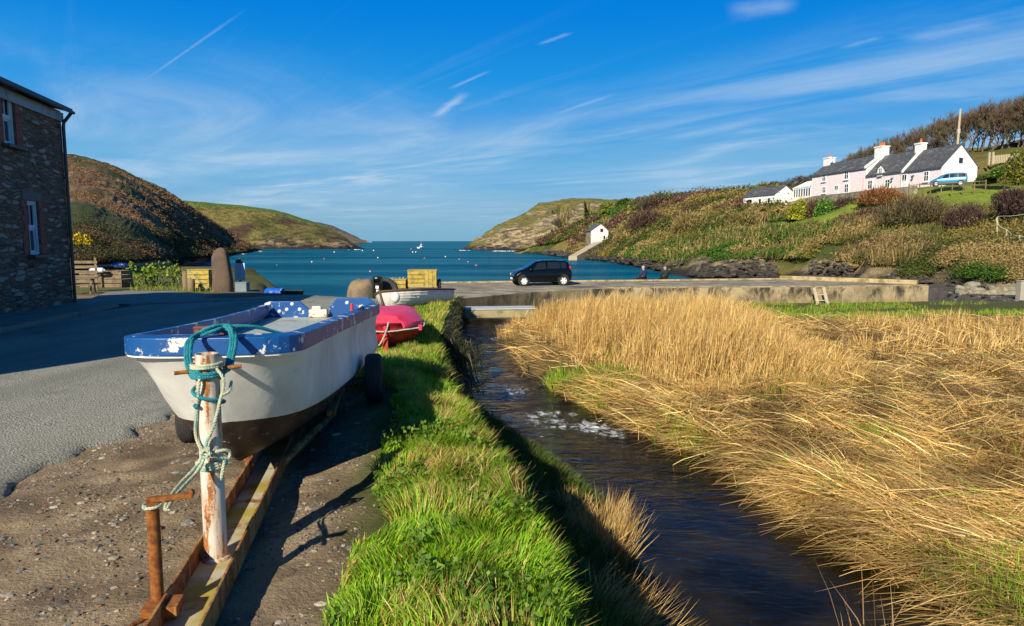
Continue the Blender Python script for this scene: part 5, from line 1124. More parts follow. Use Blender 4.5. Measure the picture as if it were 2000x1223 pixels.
# ------------------------------------------------------------------ cars
def car(nm, label, loc, rz, st, axles, wr_, paint, glass_ranges, ws, rear, front_x, rear_x, belt_lift=0):
    t = thing(nm, label, 'car', loc, rz)
    X_ = np.array([s[0] for s in st]); A_ = np.array([s[1:] for s in st])
    def q(x): return [float(np.interp(x, X_, A_[:, i])) for i in range(5)]
    def ring_(x):
        zb, be, tp, w_, wt = q(x)
        h = [(0, zb), (w_ * .86, zb), (w_ * .97, zb + .08), (w_, zb + (be - zb) * .45), (w_ * .985, be - .06), (w_ * .955, be), (wt + (w_ * .955 - wt) * .12, be + (tp - be) * .82), (wt * .94, tp - (tp - be) * .05), (wt * .6, tp), (0, tp + .005)]
        return [(x, -y, z) for y, z in h[::-1]] + [(x, y, z) for y, z in h[1:-1]]
    xs = sorted(set(list(np.linspace(X_[0], X_[-1], 34)) + list(X_)))
    rs = [ring_(x) for x in xs]; mb = MB(); mb.loft(rs, True, True); mb.build('body', paint, t, smooth=True)
    def side(x, f, sg, off=.006):
        zb, be, tp, w_, wt = q(x); y0_, y1_ = w_ * .955, wt + (w_ * .955 - wt) * .12; z1_ = be + (tp - be) * .82
        return (x, sg * (y0_ + (y1_ - y0_) * f + off), be + (z1_ - be) * f)
    for sg in (-1, 1):
        for a, b_, fa, fb in glass_ranges:
            mb = MB(); n = 6; lo = [side(a + (b_ - a) * i / n, .10, sg) for i in range(n + 1)]; hi = [side(a + fa + (b_ + fb - a - fa) * i / n, .94, sg) for i in range(n + 1)]
            mb.loft([lo, hi], False); mb.build('side_window', M_glass, t)
    for pts in (ws, rear):
        (xa, ia), (xb, ib) = pts; up = []
        for x, ins in ((xa, ia), (xb, ib)):
            zb, be, tp, w_, wt = q(x); z = tp if x == xb else be + (tp - be) * .86
            up.append([(x + .012 * np.sign(x - (xa + xb) * .0), y, tp + .012) for y in np.linspace(-wt * ins, wt * ins, 6)])
        mb = MB(); mb.loft(up, False); mb.build('windscreen' if pts is ws else 'rear_window', M_glass, t)
    M_sil = simple('silver wheel', (.72, .73, .74), .4, .1, 10)
    for x in axles:
        for sg in (-1, 1):
            zb, be, tp, w_, wt = q(x); mb = MB(); mb.lathe([(0, -.02), (wr_ * 1.2, -.02), (wr_ * 1.2, .004), (0, .005)], (x, sg * (w_ - .005), wr_ + .03), 'Y', 24); mb.build('wheel_arch', M_black, t)
            e_ = MB(); k = sg; e_.lathe([(wr_ * .66, -.09), (wr_ * .95, -.09), (wr_, -.05), (wr_, .05), (wr_ * .95, .09), (wr_ * .66, .09), (wr_ * .66, -.09)], (0, 0, 0), 'Y', 24, False); wo = e_.build('wheel', M_black, t, smooth=True); wo.location = (x, sg * (w_ - .055), wr_)
            r_ = MB(); r_.lathe([(wr_ * .67, -.07), (wr_ * .67, .085), (wr_ * .6, .06)], (0, 0, 0), 'Y', 24, False)
            for i in range(6):
                a = i * math.pi / 3; r_.box((wr_ * .34 * math.cos(a), sg * .07, wr_ * .34 * math.sin(a)), (wr_ * .62, .02, wr_ * .3), 0, 0, -a)
            r_.lathe([(0, sg * .085), (wr_ * .16, sg * .08), (wr_ * .16, 0)], (0, 0, 0), 'Y', 12); r_.build('rim', M_sil, wo)
    for sg in (-1, 1):
        zb, be, tp, w_, wt = q(front_x); mb = MB(); mb.prism([(-.02, 0), (.16, .02), (.16, .12), (.02, .16), (-.06, .1)], 0, .05, 'X')
        hl = mb.build('headlight', simple('lamp glass', (.75, .78, .8), .1, .05), t, bevel=.01); hl.location = (front_x - .02, sg * (w_ - .14) - .06, zb + (be - zb) * .72); hl.rotation_euler = (0, 0, sg * R(28))
        zb, be, tp, w_, wt = q(rear_x); mb = MB(); mb.box((0, 0, 0), (.1, .14, .38)); tlm = mb.build('tail_light', simple('red lens', (.55, .01, .02), .2, .1), t, bevel=.02); tlm.location = (rear_x + .03, sg * (w_ - .1), be - .02 + belt_lift)
        zb, be, tp, w_, wt = q(ws[0][0] - .18); mb = MB(); mb.box((0, sg * .09, 0), (.1, .17, .12)); mm = mb.build('mirror', paint, t, bevel=.03); mm.location = (ws[0][0] - .2, sg * (w_ * .955), be + .06)
        for gx0, gx1, fa, fb in glass_ranges[:2]:
            mb = MB(); zb, be, tp, w_, wt = q(gx0 + .12); mb.box((gx0 + .14, sg * (w_ + .002), be - .13), (.16, .025, .03)); mb.build('door_handle', paint, t, bevel=.008)
    for x, nmx, cc_ in ((X_[-1], 'number_plate', (.75, .76, .74)), (X_[0], 'number_plate', (.75, .55, .04))):
        mb = MB(); zb = .42 if x > 0 else .75; mb.box((x + (.012 if x > 0 else -.012), 0, zb), (.012, .5, .11)); mb.build(nmx, simple('plate', cc_, .5, .05), t)
    return t
M_cblack, T, b, o = newmat('black car paint'); b.inputs['Base Color'].default_value = (.002, .003, .005, 1); b.inputs['Roughness'].default_value = .22; b.inputs['Specular IOR Level'].default_value = .3; b.inputs['Coat Weight'].default_value = .15; b.inputs['Coat Roughness'].default_value = .06
M_cblue, T, b, o = newmat('blue car paint'); b.inputs['Base Color'].default_value = (.03, .18, .36, 1); b.inputs['Metallic'].default_value = .3; b.inputs['Roughness'].default_value = .35; b.inputs['Coat Weight'].default_value = .6
hatch = [(-1.72, .38, .78, .84, .66, .56), (-1.66, .28, .90, 1.08, .74, .58), (-1.52, .24, .96, 1.33, .785, .585), (-1.3, .22, .96, 1.425, .80, .59), (-.7, .2, .94, 1.47, .81, .59), (-.1, .2, .91, 1.465, .81, .585), (.35, .2, .89, 1.39, .81, .575), (.72, .2, .88, 1.17, .805, .60), (1.0, .2, .87, .985, .80, .66), (1.3, .22, .80, .90, .775, .64), (1.52, .24, .70, .78, .73, .6), (1.66, .28, .58, .64, .65, .54), (1.71, .34, .48, .52, .58, .48)]
c_ = at(1056, 559, 39.0)
car('black_hatchback', 'small black hatchback parked on the quay facing left', (c_[0], c_[1] + .75, zq + .004), math.pi + R(13), hatch, (-1.17, 1.17), .285, M_cblack, [(-.15, .62, .02, -.30), (-.98, -.22, .0, -.03), (-1.38, -1.04, .02, .02)], ((.98, .82), (.40, .9)), ((-1.64, .8), (-1.42, .85)), 1.58, -1.62, .02)
mpv = [(-2.02, .40, .85, .95, .72, .62), (-1.98, .32, 1.0, 1.3, .80, .64), (-1.86, .28, 1.02, 1.55, .84, .64), (-1.5, .24, 1.0, 1.64, .85, .65), (-.6, .22, .97, 1.66, .855, .65), (.2, .22, .94, 1.60, .855, .64), (.75, .22, .92, 1.36, .85, .65), (1.25, .24, .88, 1.04, .83, .68), (1.6, .26, .78, .88, .79, .66), (1.9, .3, .6, .7, .72, .6), (2.02, .36, .5, .55, .6, .5)]
c_ = at(1851, 364, 88.0)
H_CAR = (float(c_[0]), float(c_[1]), float(c_[2]))
car('blue_estate_car', 'metallic blue tall estate car parked in front of the white gable', H_CAR, math.pi - R(30), mpv, (-1.3, 1.3), .31, M_cblue, [(-.05, .75, .03, -.35), (-.95, -.12, .0, -.02), (-1.78, -1.02, .06, .0)], ((1.2, .82), (.55, .9)), ((-2.0, .8), (-1.86, .85)), 1.88, -1.95, .12)
# ------------------------------------------------------------------ people sitting on the quay edge, backs to the camera
def skin_body(name, verts, edges, radii, mat, parent, root=0, sub=2):
    me = bpy.data.meshes.new(name); me.from_pydata(verts, edges, []); o = bpy.data.objects.new(name, me); col.objects.link(o); o.parent = parent
    me.materials.append(mat); m_ = o.modifiers.new('skin', 'SKIN'); m_.use_smooth_shade = True
    for i, r in enumerate(radii): me.skin_vertices[0].data[i].radius = (r, r) if not isinstance(r, tuple) else r
    me.skin_vertices[0].data[root].use_root = True
    s = o.modifiers.new('sub', 'SUBSURF'); s.levels = s.render_levels = sub; return o
M_skin = simple('skin', (.48, .27, .19), .55, .1, 20)
def seated(label, px, Y, rz, jacket, trous, hairc, bald):
    p_ = at(px, 553, Y); t = thing('person', label, 'person', (p_[0], p_[1], -.80), rz)
    #         0 pelvis      1 waist        2 chest        3 neckbase     4 neck        5 head         6 crown
    V_ = [(0, 0, .10), (0, -.03, .28), (0, -.02, .46), (0, .02, .58), (0, .04, .64), (0, .07, .73), (0, .07, .82),
          (-.19, 0, .53), (-.27, .02, .32), (-.22, .2, .18), (-.16, .28, .16), (.19, 0, .53), (.27, .02, .32), (.22, .2, .18), (.16, .28, .16),
          (-.11, .08, .09), (-.12, .46, .07), (-.12, .5, -.36), (-.12, .62, -.42), (.11, .08, .09), (.12, .46, .07), (.12, .5, -.36), (.12, .62, -.42)]
    E_ = [(0, 1), (1, 2), (2, 3), (3, 4), (4, 5), (5, 6), (2, 7), (7, 8), (8, 9), (9, 10), (2, 11), (11, 12), (12, 13), (13, 14), (0, 15), (15, 16), (16, 17), (17, 18), (0, 19), (19, 20), (20, 21), (21, 22)]
    Rr = [(.16, .12), (.15, .11), (.17, .115), (.09, .08), .055, (.08, .095), (.065, .075), .07, .052, .042, .036, .07, .052, .042, .036, .095, .07, .05, .05, .095, .07, .05, .05]
    skin_body('body', V_, E_, Rr, M_skin, t)
    JV = V_[:4] + [(-.19, 0, .53), (-.27, .02, .32), (-.215, .21, .175), (.19, 0, .53), (.27, .02, .32), (.215, .21, .175)]
    skin_body('jacket', JV, [(0, 1), (1, 2), (2, 3), (2, 4), (4, 5), (5, 6), (2, 7), (7, 8), (8, 9)], [(.185, .15), (.18, .14), (.195, .14), (.10, .095), .09, .07, .055, .09, .07, .055], jacket, t)
    TV = [(0, 0, .09), (-.11, .08, .09), (-.12, .46, .07), (-.12, .5, -.30), (.11, .08, .09), (.12, .46, .07), (.12, .5, -.30)]
    skin_body('trousers', TV, [(0, 1), (1, 2), (2, 3), (0, 4), (4, 5), (5, 6)], [(.175, .14), .11, .085, .07, .11, .085, .07], trous, t)
    h = blob_mesh('hair', hairc, (.088, .098, .08 if bald else .115), .06, n=20, parent=t, seed=px); h.location = (0, .05, .70 if bald else .765)
    for sg in (-1, 1):
        e_ = blob_mesh('ear', M_skin, (.012, .025, .035), .02, n=10, parent=t); e_.location = (sg * .088, .08, .725)
        mb = MB()
        for i, (L, dx) in enumerate(((.055, -.03), (.068, -.01), (.064, .01), (.05, .03))): mb.tube([(sg * .16 + dx, .28, .16), (sg * .16 + dx - sg * .012, .28 + L * .7, .145), (sg * .16 + dx - sg * .02, .28 + L, .125)], [.011, .0095, .007], 6)
        mb.tube([(sg * .13, .27, .16), (sg * .105, .31, .15)], [.012, .008], 6); mb.build('fingers', M_skin, t, smooth=True)
    return t
seated('person in a navy jacket with grey hair sitting on the quay edge looking left', 1257, 43.9, R(38), simple('navy cloth', (.012, .025, .085), .85), simple('dark trousers', (.012, .013, .02), .9), simple('grey hair', (.34, .33, .32), .8), False)
seated('balding person in a dark green jacket sitting on the quay edge facing the sea', 1299, 44.2, R(15), simple('dark green cloth', (.010, .022, .022), .85), simple('black trousers', (.012, .012, .013), .9), simple('thin grey hair', (.30, .25, .22), .8), True)
# ------------------------------------------------------------------ on the water
M_wbuoy = simple('white buoy', (.78, .78, .76), .4); M_rbuoy = simple('faded red buoy', (.70, .10, .09), .45); M_obuoy = simple('orange buoy', (.75, .20, .05), .45); M_pbuoy = simple('pink buoy', (.75, .25, .28), .45); M_dbuoy = simple('weedy buoy', (.14, .08, .05), .7)
buoys = [(723, 530, M_pbuoy, 'pink mooring buoy nearest the shore, above the blue boat'), (708, 489, M_wbuoy, 'small white buoy off the tip of the left headland'), (730, 489, M_wbuoy, 'small white buoy right of the one by the headland tip'), (803, 486, M_rbuoy, 'red buoy just left of the moored white boat'), (806, 492, M_wbuoy, 'left of two close white buoys below the moored boat'), (812, 492, M_wbuoy, 'right of two close white buoys below the moored boat'), (738, 503, M_wbuoy, 'white buoy alone in the middle of the bay'), (829, 504, M_rbuoy, 'red buoy straight above the crate cart'), (870, 501, M_wbuoy, 'white buoy right of the red one above the crate cart'), (897, 506, M_obuoy, 'small orange buoy off the right headland'), (914, 511, M_pbuoy, 'large pink buoy between crate cart and black car'), (930, 518, M_rbuoy, 'dark red buoy next to the large pink one'), (541, 518, M_dbuoy, 'brown weedy buoy near the left shore'), (609, 511, M_wbuoy, 'white buoy in the left part of the bay'), (633, 505, M_rbuoy, 'red buoy in the left part of the bay'), (653, 492, M_wbuoy, 'far white buoy below the left headland')]
for px, py, mt, lab in buoys:
    p_ = atz(px, py + 1, SEA); r = 1.9 * p_[1] / FOC if p_[1] < 150 else 1.35 * p_[1] / FOC
    mb = MB(); mb.lathe([(0, -r), (r * .7, -r * .7), (r, 0), (r * .87, r * .5), (r * .5, r * .87), (r * .14, r), (r * .12, r * 1.25), (0, r * 1.27)], (0, 0, 0), 'Z', 14)
    o_ = mb.build('mooring_buoy', mt, smooth=True); o_.location = (p_[0], p_[1], SEA + r * .25); tag(o_, lab, 'buoy', 'mooring buoys in the bay')
def small_boat(nm, label, px, py, L, rz, hullm, cabin=True):
    p_ = atz(px, py, SEA); t = thing(nm, label, 'boat', (p_[0], p_[1], SEA - .15), rz); rg = []
    for s in np.linspace(0, 1, 9):
        b_ = L * .19 * (1 - max(0, (s - .4) / .6) ** 2.2) + .01; z1_ = L * .15 + L * .07 * s ** 2; x = (s - .5) * L
        rg.append([(x, -b_, z1_), (x, -b_ * .8, 0), (x, b_ * .8, 0), (x, b_, z1_)])
    mb = MB(); mb.loft(rg, True, True); mb.build('hull', hullm, t)
    if cabin:
        mb = MB(); mb.box((.05 * L, 0, L * .28), (L * .3, L * .25, L * .24), taper=.8); mb.build('cabin', M_white, t, bevel=.05)
        mb = MB(); mb.box((.05 * L, 0, L * .31), (L * .275, L * .262, L * .07)); mb.build('cabin_window', M_glass, t); mb = MB(); mb.tube([(0, 0, L * .3), (0, 0, L * .72)], .05, 6); mb.build('mast', M_white, t)
    return t
small_boat('fishing_boat', 'small white fishing boat with cabin moored out in the bay', 823, 485, 6.2, R(60), M_white)
small_boat('rowing_boat', 'tiny dark rowing boat moored near the left shore', 547, 493, 2.6, R(20), simple('dark hull', (.03, .05, .06), .5), False)
# surf at the rocks
parts = []
for px, py, wpx, n in ((985, 490.5, 26, 45), (715, 472.6, 10, 18), (700, 487.5, 14, 12), (500, 490.5, 22, 24), (1010, 490.5, 18, 20), (470, 496, 16, 16), (905, 489, 10, 25)):
    for i in range(n):
        p_ = atz(px + rng.normal(0, wpx * .45), py + abs(rng.normal(0, .35)), SEA); parts.append(stones(np.array([[p_[0], p_[1], SEA + .05]]), [p_[1] * .0012 * rng.uniform(.5, 1.6)], np.array([[.8, .84, .86]]), .22))
tag(npmesh('surf', *(lambda j: (j[0], j[1]))(join(parts)), M_wbuoy, smooth=True), 'white surf breaking at the foot of the headlands', 'surf', kind='stuff')
# ------------------------------------------------------------------ steps, rocks, fence, pillar on the right
p_ = at(1604, 604, 37.2); st_ = thing('wooden_steps', 'small pale wooden steps leaning against the quay wall', 'steps', (p_[0], p_[1], float(gz_(p_[0], p_[1])) - .05), R(3))
M_pale = simple('bleached wood', (.42, .35, .24), .85, .25, 5, .4)
for sx in (-.27, .27): mb = MB(); mb.box((sx, .1, .48), (.16, .07, 1.08), 0, R(-14), R(-10)); mb.build('stringer', M_pale, st_)
for z in (.3, .62): mb = MB(); mb.box((-.05 + .0 * z, .1 + z * .2, z), (.5, .2, .05)); mb.build('tread', M_pale, st_)
M_prock = simple('pale rock', (.27, .24, .18), .9, .4, 2, .8, c2=(.13, .13, .07), bs=9)
rk = [blob_mesh('pale_rock', M_prock, (.45, .36, .3), .22, n=16, seed=i) for i in range(4)]
k = 0
for i in range(30):
    px = rng.uniform(1872, 1975); py = 578 - 26 * rng.random() ** 1.3 * (1 - abs(px - 1920) / 75 * .6); src = rk[i % 4]
    o_ = src if i < 4 else src.copy()
    if i >= 4: col.objects.link(o_)
    p_ = at(px, py, 44.5 + (578 - py) * .12); o_.location = p_; o_.scale = (rng.uniform(.45, 1.1),) * 3; o_.rotation_euler = (rng.uniform(0, 6), rng.uniform(-.5, .5), rng.uniform(0, 6)); tag(o_, 'pale rock in the heap beside the right end of the quay', 'rock', 'pale rocks heaped at the end of the quay')
p_ = at(1994, 588, 40.5); mb = MB(); mb.box((0, 0, .55), (.42, .42, 1.25)); mb.box((0, 0, 1.2), (.46, .46, .06)); o_ = mb.build('concrete_pillar', simple('grey concrete', (.34, .31, .25), .9, .2, 4, .4), bevel=.02); o_.location = (p_[0], p_[1], p_[2]); tag(o_, 'square concrete pillar at the far right behind the marsh', 'pillar')
rf = thing('rope_fence', 'pale posts strung with rope along the path at the right edge', 'fence', at(1970, 455, 58))
O_ = np.array(rf.location); tops = []
for px, p0, p1, Y in ((1948, 452, 424, 60), (1966, 470, 448, 58), (1992, 490, 459, 55), (2040, 500, 470, 52)):
    b0, b1 = at(px, p0, Y) - O_, at(px, p1, Y) - O_; b0[2] -= .6; tops.append(b1); mb = MB(); mb.tube([tuple(b0), tuple(b1)], .07, 8); mb.build('post', M_pale, rf)
mb = MB(); q = [at(2060, 408, 66) - O_, at(1985, 421, 64) - O_, tops[0], at(1951, 440, 59) - O_, tops[1] - [0, 0, .05], at(1978, 458, 57) - O_, tops[2] - [0, 0, .1], tops[3]]; mb.tube([tuple(v) for v in smooth_path(q, 6)], .03, 6); mb.build('rope', M_cream, rf)
# ------------------------------------------------------------------ cottage on the hill
m, T, b, o = newmat('painted rubble pink')
v = T.vor(T.map(o, (3, 3, 6)), 1.0); n = T.noise(o, 7, 6, .65)
T.put(b.inputs['Base Color'], T.mix(T.ss(v, .3, .9), T.mix(n, (.82, .72, .725), (.87, .78, .785)), (.77, .655, .66))); b.inputs['Roughness'].default_value = .9
T.put(b.inputs['Normal'], T.bump(T.m('ADD', v, n), .4, .06)); M_pinkw = m
m, T, b, o = newmat('whitewashed rubble')
v = T.vor(T.map(o, (2.6, 2.6, 6)), 1.0); n = T.noise(o, 7, 6, .65)
T.put(b.inputs['Base Color'], T.mix(n, (.76, .745, .70), (.86, .85, .82))); b.inputs['Roughness'].default_value = .9
T.put(b.inputs['Normal'], T.bump(T.m('ADD', v, n), .45, .06)); M_whitew = m
m, T, b, o = newmat('slate roof'); x_, y_, z_ = T.xyz(o)
br = T.n.new('ShaderNodeTexBrick'); T.put(br.inputs[0], T.com(x_, T.m('MULTIPLY', z_, 1.4), 0)); br.inputs['Scale'].default_value = 1.6; br.inputs['Mortar Size'].default_value = .012
br.inputs['Color1'].default_value = (.055, .06, .07, 1); br.inputs['Color2'].default_value = (.10, .105, .115, 1); br.inputs['Mortar'].default_value = (.02, .02, .025, 1)
n = T.noise(T.map(o, (.6, .6, 1.6)), 1.3, 7, .7)
T.put(b.inputs['Base Color'], T.mix(T.ss(n, .52, .68), br.outputs[0], (.20, .19, .165))); b.inputs['Roughness'].default_value = .65; M_sroof = m
M_terra = simple('terracotta', (.50, .13, .05), .8, .2, 12)
C0, C1 = at(1838, 360, 92.0), at(1585, 378, 120.0); dv = (C1 - C0)[:2]; LC = float(np.linalg.norm(dv)); dv /= LC; WC = 5.4
COT = thing('longhouse', 'long pink and white cottage with slate roofs and three chimneys on the hillside', 'house', (C0[0], C0[1], C0[2]), math.atan2(dv[1], dv[0]))
nv_ = np.array([-dv[1], dv[0]])        # local +y = out of the front wall
def fpt(px, py, off=0.0):              # photo pixel -> local x,z on the plane y = off
    d = _F + np.array([(px - 1000) / FOC, 0, 0]) + _U * (611.5 - py) / FOC; nn = np.array([nv_[0], nv_[1], 0]); P0 = np.array([C0[0], C0[1], 0]) + nn * off
    t = ((P0 - np.array([0, 0, EYE])) @ nn) / (d @ nn); P_ = np.array([0, 0, EYE]) + d * t
    return float((P_[:2] - C0[:2]) @ dv), float(P_[2] - C0[2])
xa = fpt(1766, 335)[0]; xb = fpt(1692, 338)[0]
e1 = fpt(1838, 325)[1]; e1b = fpt(1770, 336)[1]; e2 = fpt(1700, 339)[1]; e3 = fpt(1640, 336)[1]
r1 = fpt(1880, 283, -WC / 2)[1]; r2 = fpt(1750, 303, -WC / 2)[1]; r3 = fpt(1670, 313, -WC / 2)[1]
r1 = max(r1, e1 + 2.0); r2 = max(r2, e2 + 1.8); r3 = max(r3, e3 + 1.8)
secs = [(0, xa, e1, r1), (xa, xb, (e1b + e2) / 2, r2), (xb, LC, e3, r3)]
mbp, mbw = MB(), MB()
for i, (x0_, x1_, e_, r_) in enumerate(secs):
    mbp.add([(x0_, 0, -1.5), (x1_, 0, -1.5), (x1_, 0, e_), (x0_, 0, e_)], [(0, 1, 2, 3)])
    g = [(0, -1.5), (0, e_), (-WC / 2, r_), (-WC, e_), (-WC, -1.5)]
    for x in (x0_, x1_): mbw.add([(x, y, z) for y, z in g], [(0, 1, 2, 3, 4)])
    mbw.add([(x0_, -WC, -1.5), (x1_, -WC, -1.5), (x1_, -WC, e_), (x0_, -WC, e_)], [(0, 1, 2, 3)])
    mb = MB(); o_ = .22; s_ = (r_ - e_) / (WC / 2)
    mb.loft([[(x, .25, e_ - .25 * s_ + .05), (x, -WC / 2, r_ + .05), (x, -WC - .25, e_ - .25 * s_ + .05), (x, -WC - .25, e_ - .25 * s_ + .2), (x, -WC / 2, r_ + .2), (x, .25, e_ - .25 * s_ + .2)] for x in (x0_ - (.08 if i == 0 else -.16), x1_ - .16 if i < 2 else x1_ + .1)], True, True)
    mb.build('roof', M_sroof, COT)
mbp.build('front_wall', M_pinkw, COT, fix=False); mbw.build('gable_walls', M_whitew, COT, fix=False)
for x, (e_, r_) in ((xa, (e1, max(r1, r2))), (xb, (e3, max(r2, r3)))):
    mb = MB(); s_ = (r_ - e_) / (WC / 2); mb.loft([[(x + w_, .28, e_ - .28 * s_ + .1), (x + w_, -WC / 2, r_ + .1), (x + w_, -WC - .28, e_ - .28 * s_ + .1), (x + w_, -WC - .28, e_ - .28 * s_ + .42), (x + w_, -WC / 2, r_ + .42), (x + w_, .28, e_ - .28 * s_ + .42)] for w_ in (-.2, .2)], True, True); mb.build('coping', M_whitew, COT)
def chimney(x, z, w_, h, pots):
    mb = MB(); mb.box((x, -WC / 2, z + h / 2 - .5), (w_, w_ * .8, h + 1)); mb.box((x, -WC / 2, z + h), (w_ + .18, w_ * .8 + .18, .18)); c = mb.build('chimney', M_whitew, COT)
    for i in range(pots): mb = MB(); xx = x + (i - (pots - 1) / 2) * .42; mb.lathe([(.17, 0), (.15, .5), (.18, .52), (.18, .6), (.1, .6)], (xx, -WC / 2, z + h + .08), 'Z', 12); mb.build('chimney_pot', M_terra, c)
chimney(xa + .3, r1 - .1, 1.15, 1.25, 1); chimney(xb + .3, r2 + .1, 1.6, 1.5, 3); chimney(LC - .6, r3 - .2, 1.5, 1.3, 1)
def cwin(px, t_, b__, w_=.95, nm='window', yy=0.0, door=False):
    x, z1_ = fpt(px, t_); z0_ = fpt(px, b__)[1]; mb = MB(); t = .13
    mb.box((x, .0 + yy, z1_ - t / 2), (w_, .14, t)); mb.box((x, yy, z0_ + t / 2), (w_, .14, t)); mb.box((x - w_ / 2 + t / 2, yy, (z0_ + z1_) / 2), (t, .14, z1_ - z0_ - 2 * t)); mb.box((x + w_ / 2 - t / 2, yy, (z0_ + z1_) / 2), (t, .14, z1_ - z0_ - 2 * t))
    mb.box((x, yy + .02, (z0_ + z1_) / 2), (.06, .08, z1_ - z0_ - 2 * t)); mb.box((x, yy + .02, (z0_ + z1_) / 2 + .1), (w_ - 2 * t, .07, .07))
    if door: mb.box((x, yy + .03, z0_ + (z1_ - z0_) * .25), (w_ - 2 * t, .06, (z1_ - z0_) * .5))
    f = mb.build(nm, M_white, COT); p = MB(); p.box((x, yy - .01, (z0_ + z1_) / 2), (w_ - 2 * t + .02, .06, z1_ - z0_ - 2 * t + .02)); p.build('pane', M_glass, f)
    if not door: k = MB(); k.box((x, yy + .1, z0_ - .06), (w_ + .15, .26, .1)); k.build('sill', M_whitew, f)
for px, t_, b__, w_ in ((1610, 340, 355, 1.1), (1654, 333, 351, 1.15), (1610, 365, 378, 1.1), (1654, 359, 377, 1.15), (1700, 352, 370, 1.15), (1734, 350, 367, 1.15), (1810, 334, 355, 1.0)): cwin(px, t_, b__, w_)
cwin(1634, 362, 381, 1.1, 'door', 0, True); cwin(1767, 340, 367, 1.1, 'door', 0, True)
x, z0_ = fpt(1721, 344); dz = 1.5                       # dormer
mb = MB(); mb.add([(x - .8, .06, z0_ - .1), (x + .8, .06, z0_ - .1), (x + .8, .06, z0_ + dz * .62), (x, .06, z0_ + dz * 1.1), (x - .8, .06, z0_ + dz * .62), (x - .8, -2, z0_ + dz * .62), (x + .8, -2, z0_ + dz * .62), (x, -2.4, z0_ + dz * 1.1)], [(0, 1, 2, 3, 4)]); dm = mb.build('dormer', M_whitew, COT, fix=False)
mb = MB(); mb.add([(x - 1.0, .2, z0_ + dz * .5), (x, .2, z0_ + dz * 1.17), (x, -2.6, z0_ + dz * 1.17), (x - 1.0, -1.4, z0_ + dz * .5), (x + 1.0, .2, z0_ + dz * .5), (x + 1.0, -1.4, z0_ + dz * .5)], [(0, 1, 2, 3), (1, 4, 5, 2)]); mb.build('dormer_roof', M_sroof, dm, fix=False)
cwin(1721, 328, 343, .85, 'window', .08)
# gable window, faces local -x
mb = MB(); mb.box((-.03, -WC / 2, e1 + .75), (.12, .85, 1.0)); f = mb.build('window', M_white, COT); p = MB(); p.box((-.06, -WC / 2, e1 + .78), (.1, .6, .74)); p.build('pane', M_glass, f)
for px in (1692, 1766): x, _z = fpt(px, 350); mb = MB(); mb.tube([(x + .5, .12, e1 - .1), (x + .5, .12, -.2)], .06, 6); mb.build('downpipe', simple('pink pipe', (.5, .34, .33), .6), COT)
for px, py in ((1745, 348), (1786, 343)): x, z = fpt(px, py); mb = MB(); mb.tube([(x, .02, z), (x, .3, z + .05), (x, .35, z - .1)], .05, 6); mb.box((x, .35, z - .2), (.2, .2, .26)); mb.build('wall_lamp', M_dpipe, COT)
x, z = fpt(1634, 314, -WC / 2); mb = MB(); mb.lathe([(0, 0), (.3, .03), (.55, .14), (.56, .16), (.3, .06), (0, .03)], (0, 0, 0), 'Y', 18); mb.tube([(0, 0, 0), (0, -.3, -.3), (.1, -.3, -.8)], .04, 6); sdish = mb.build('satellite_dish', M_white, COT, smooth=True); sdish.location = (LC - 1.7, -WC / 2 + .3, r3 + .75)
# outbuilding and conservatory
def small_house(nm, label, C_, rz, L, W_, e_, r_, wallm, cat='house', wins_=(), roofm=None, gw=None):
    t = thing(nm, label, cat, C_, rz); mb = MB()
    mb.add([(0, 0, -1.5), (L, 0, -1.5), (L, 0, e_), (0, 0, e_), (0, -W_, -1.5), (L, -W_, -1.5), (L, -W_, e_), (0, -W_, e_), (0, -W_ / 2, r_), (L, -W_ / 2, r_)], [(0, 1, 2, 3), (5, 4, 7, 6), (4, 0, 3, 8, 7), (1, 5, 6, 9, 2)]); mb.build('wall', wallm, t)
    s_ = (r_ - e_) / (W_ / 2); mb = MB(); mb.loft([[(x, .2, e_ - .2 * s_ + .03), (x, -W_ / 2, r_ + .03), (x, -W_ - .2, e_ - .2 * s_ + .03), (x, -W_ - .2, e_ - .2 * s_ + .16), (x, -W_ / 2, r_ + .16), (x, .2, e_ - .2 * s_ + .16)] for x in (-.12, L + .12)], True, True); mb.build('roof', roofm or M_sroof, t)
    for x, z, w_, h in wins_:
        mb = MB(); mb.box((x, .02, z), (w_, .1, h)); f = mb.build('window', M_white, t); p = MB(); p.box((x, .05, z), (w_ - .3, .08, h - .3)); p.build('pane', M_glass, f)
    return t
rzc = math.atan2(dv[1], dv[0])
oc = at(1513, 398, 127.0); small_house('outbuilding', 'low white outbuilding with slate roof at the left of the longhouse', oc, rzc + .12, 9.5, 4.6, 1.75, 3.3, M_whitew, 'outbuilding', ((1.6, .7, .9, 1.1), (4.2, .7, .9, 1.1), (7.4, .7, 1.6, 1.2)))
cc_ = at(1583, 384, 121.5); cons = thing('conservatory', 'white framed glass conservatory between outbuilding and longhouse', 'conservatory', cc_, rzc)
mb = MB(); mb.box((2.6, -2.2, .3), (5.2, 4.4, 2.6)); mb.build('glazing', M_glass, cons)
mb = MB()
for i in range(8): mb.box((i * 5.2 / 7, .03, .35), (.16, .12, 2.6))
for i in range(6): mb.box((-.03, -4.4 * i / 5, .35), (.12, .16, 2.6))
mb.box((2.6, .03, 1.6), (5.4, .14, .2)); mb.box((-.03, -2.2, 1.6), (.14, 4.6, .2)); mb.box((2.6, .02, -.4), (5.3, .16, 1.1)); mb.build('frame', M_white, cons)
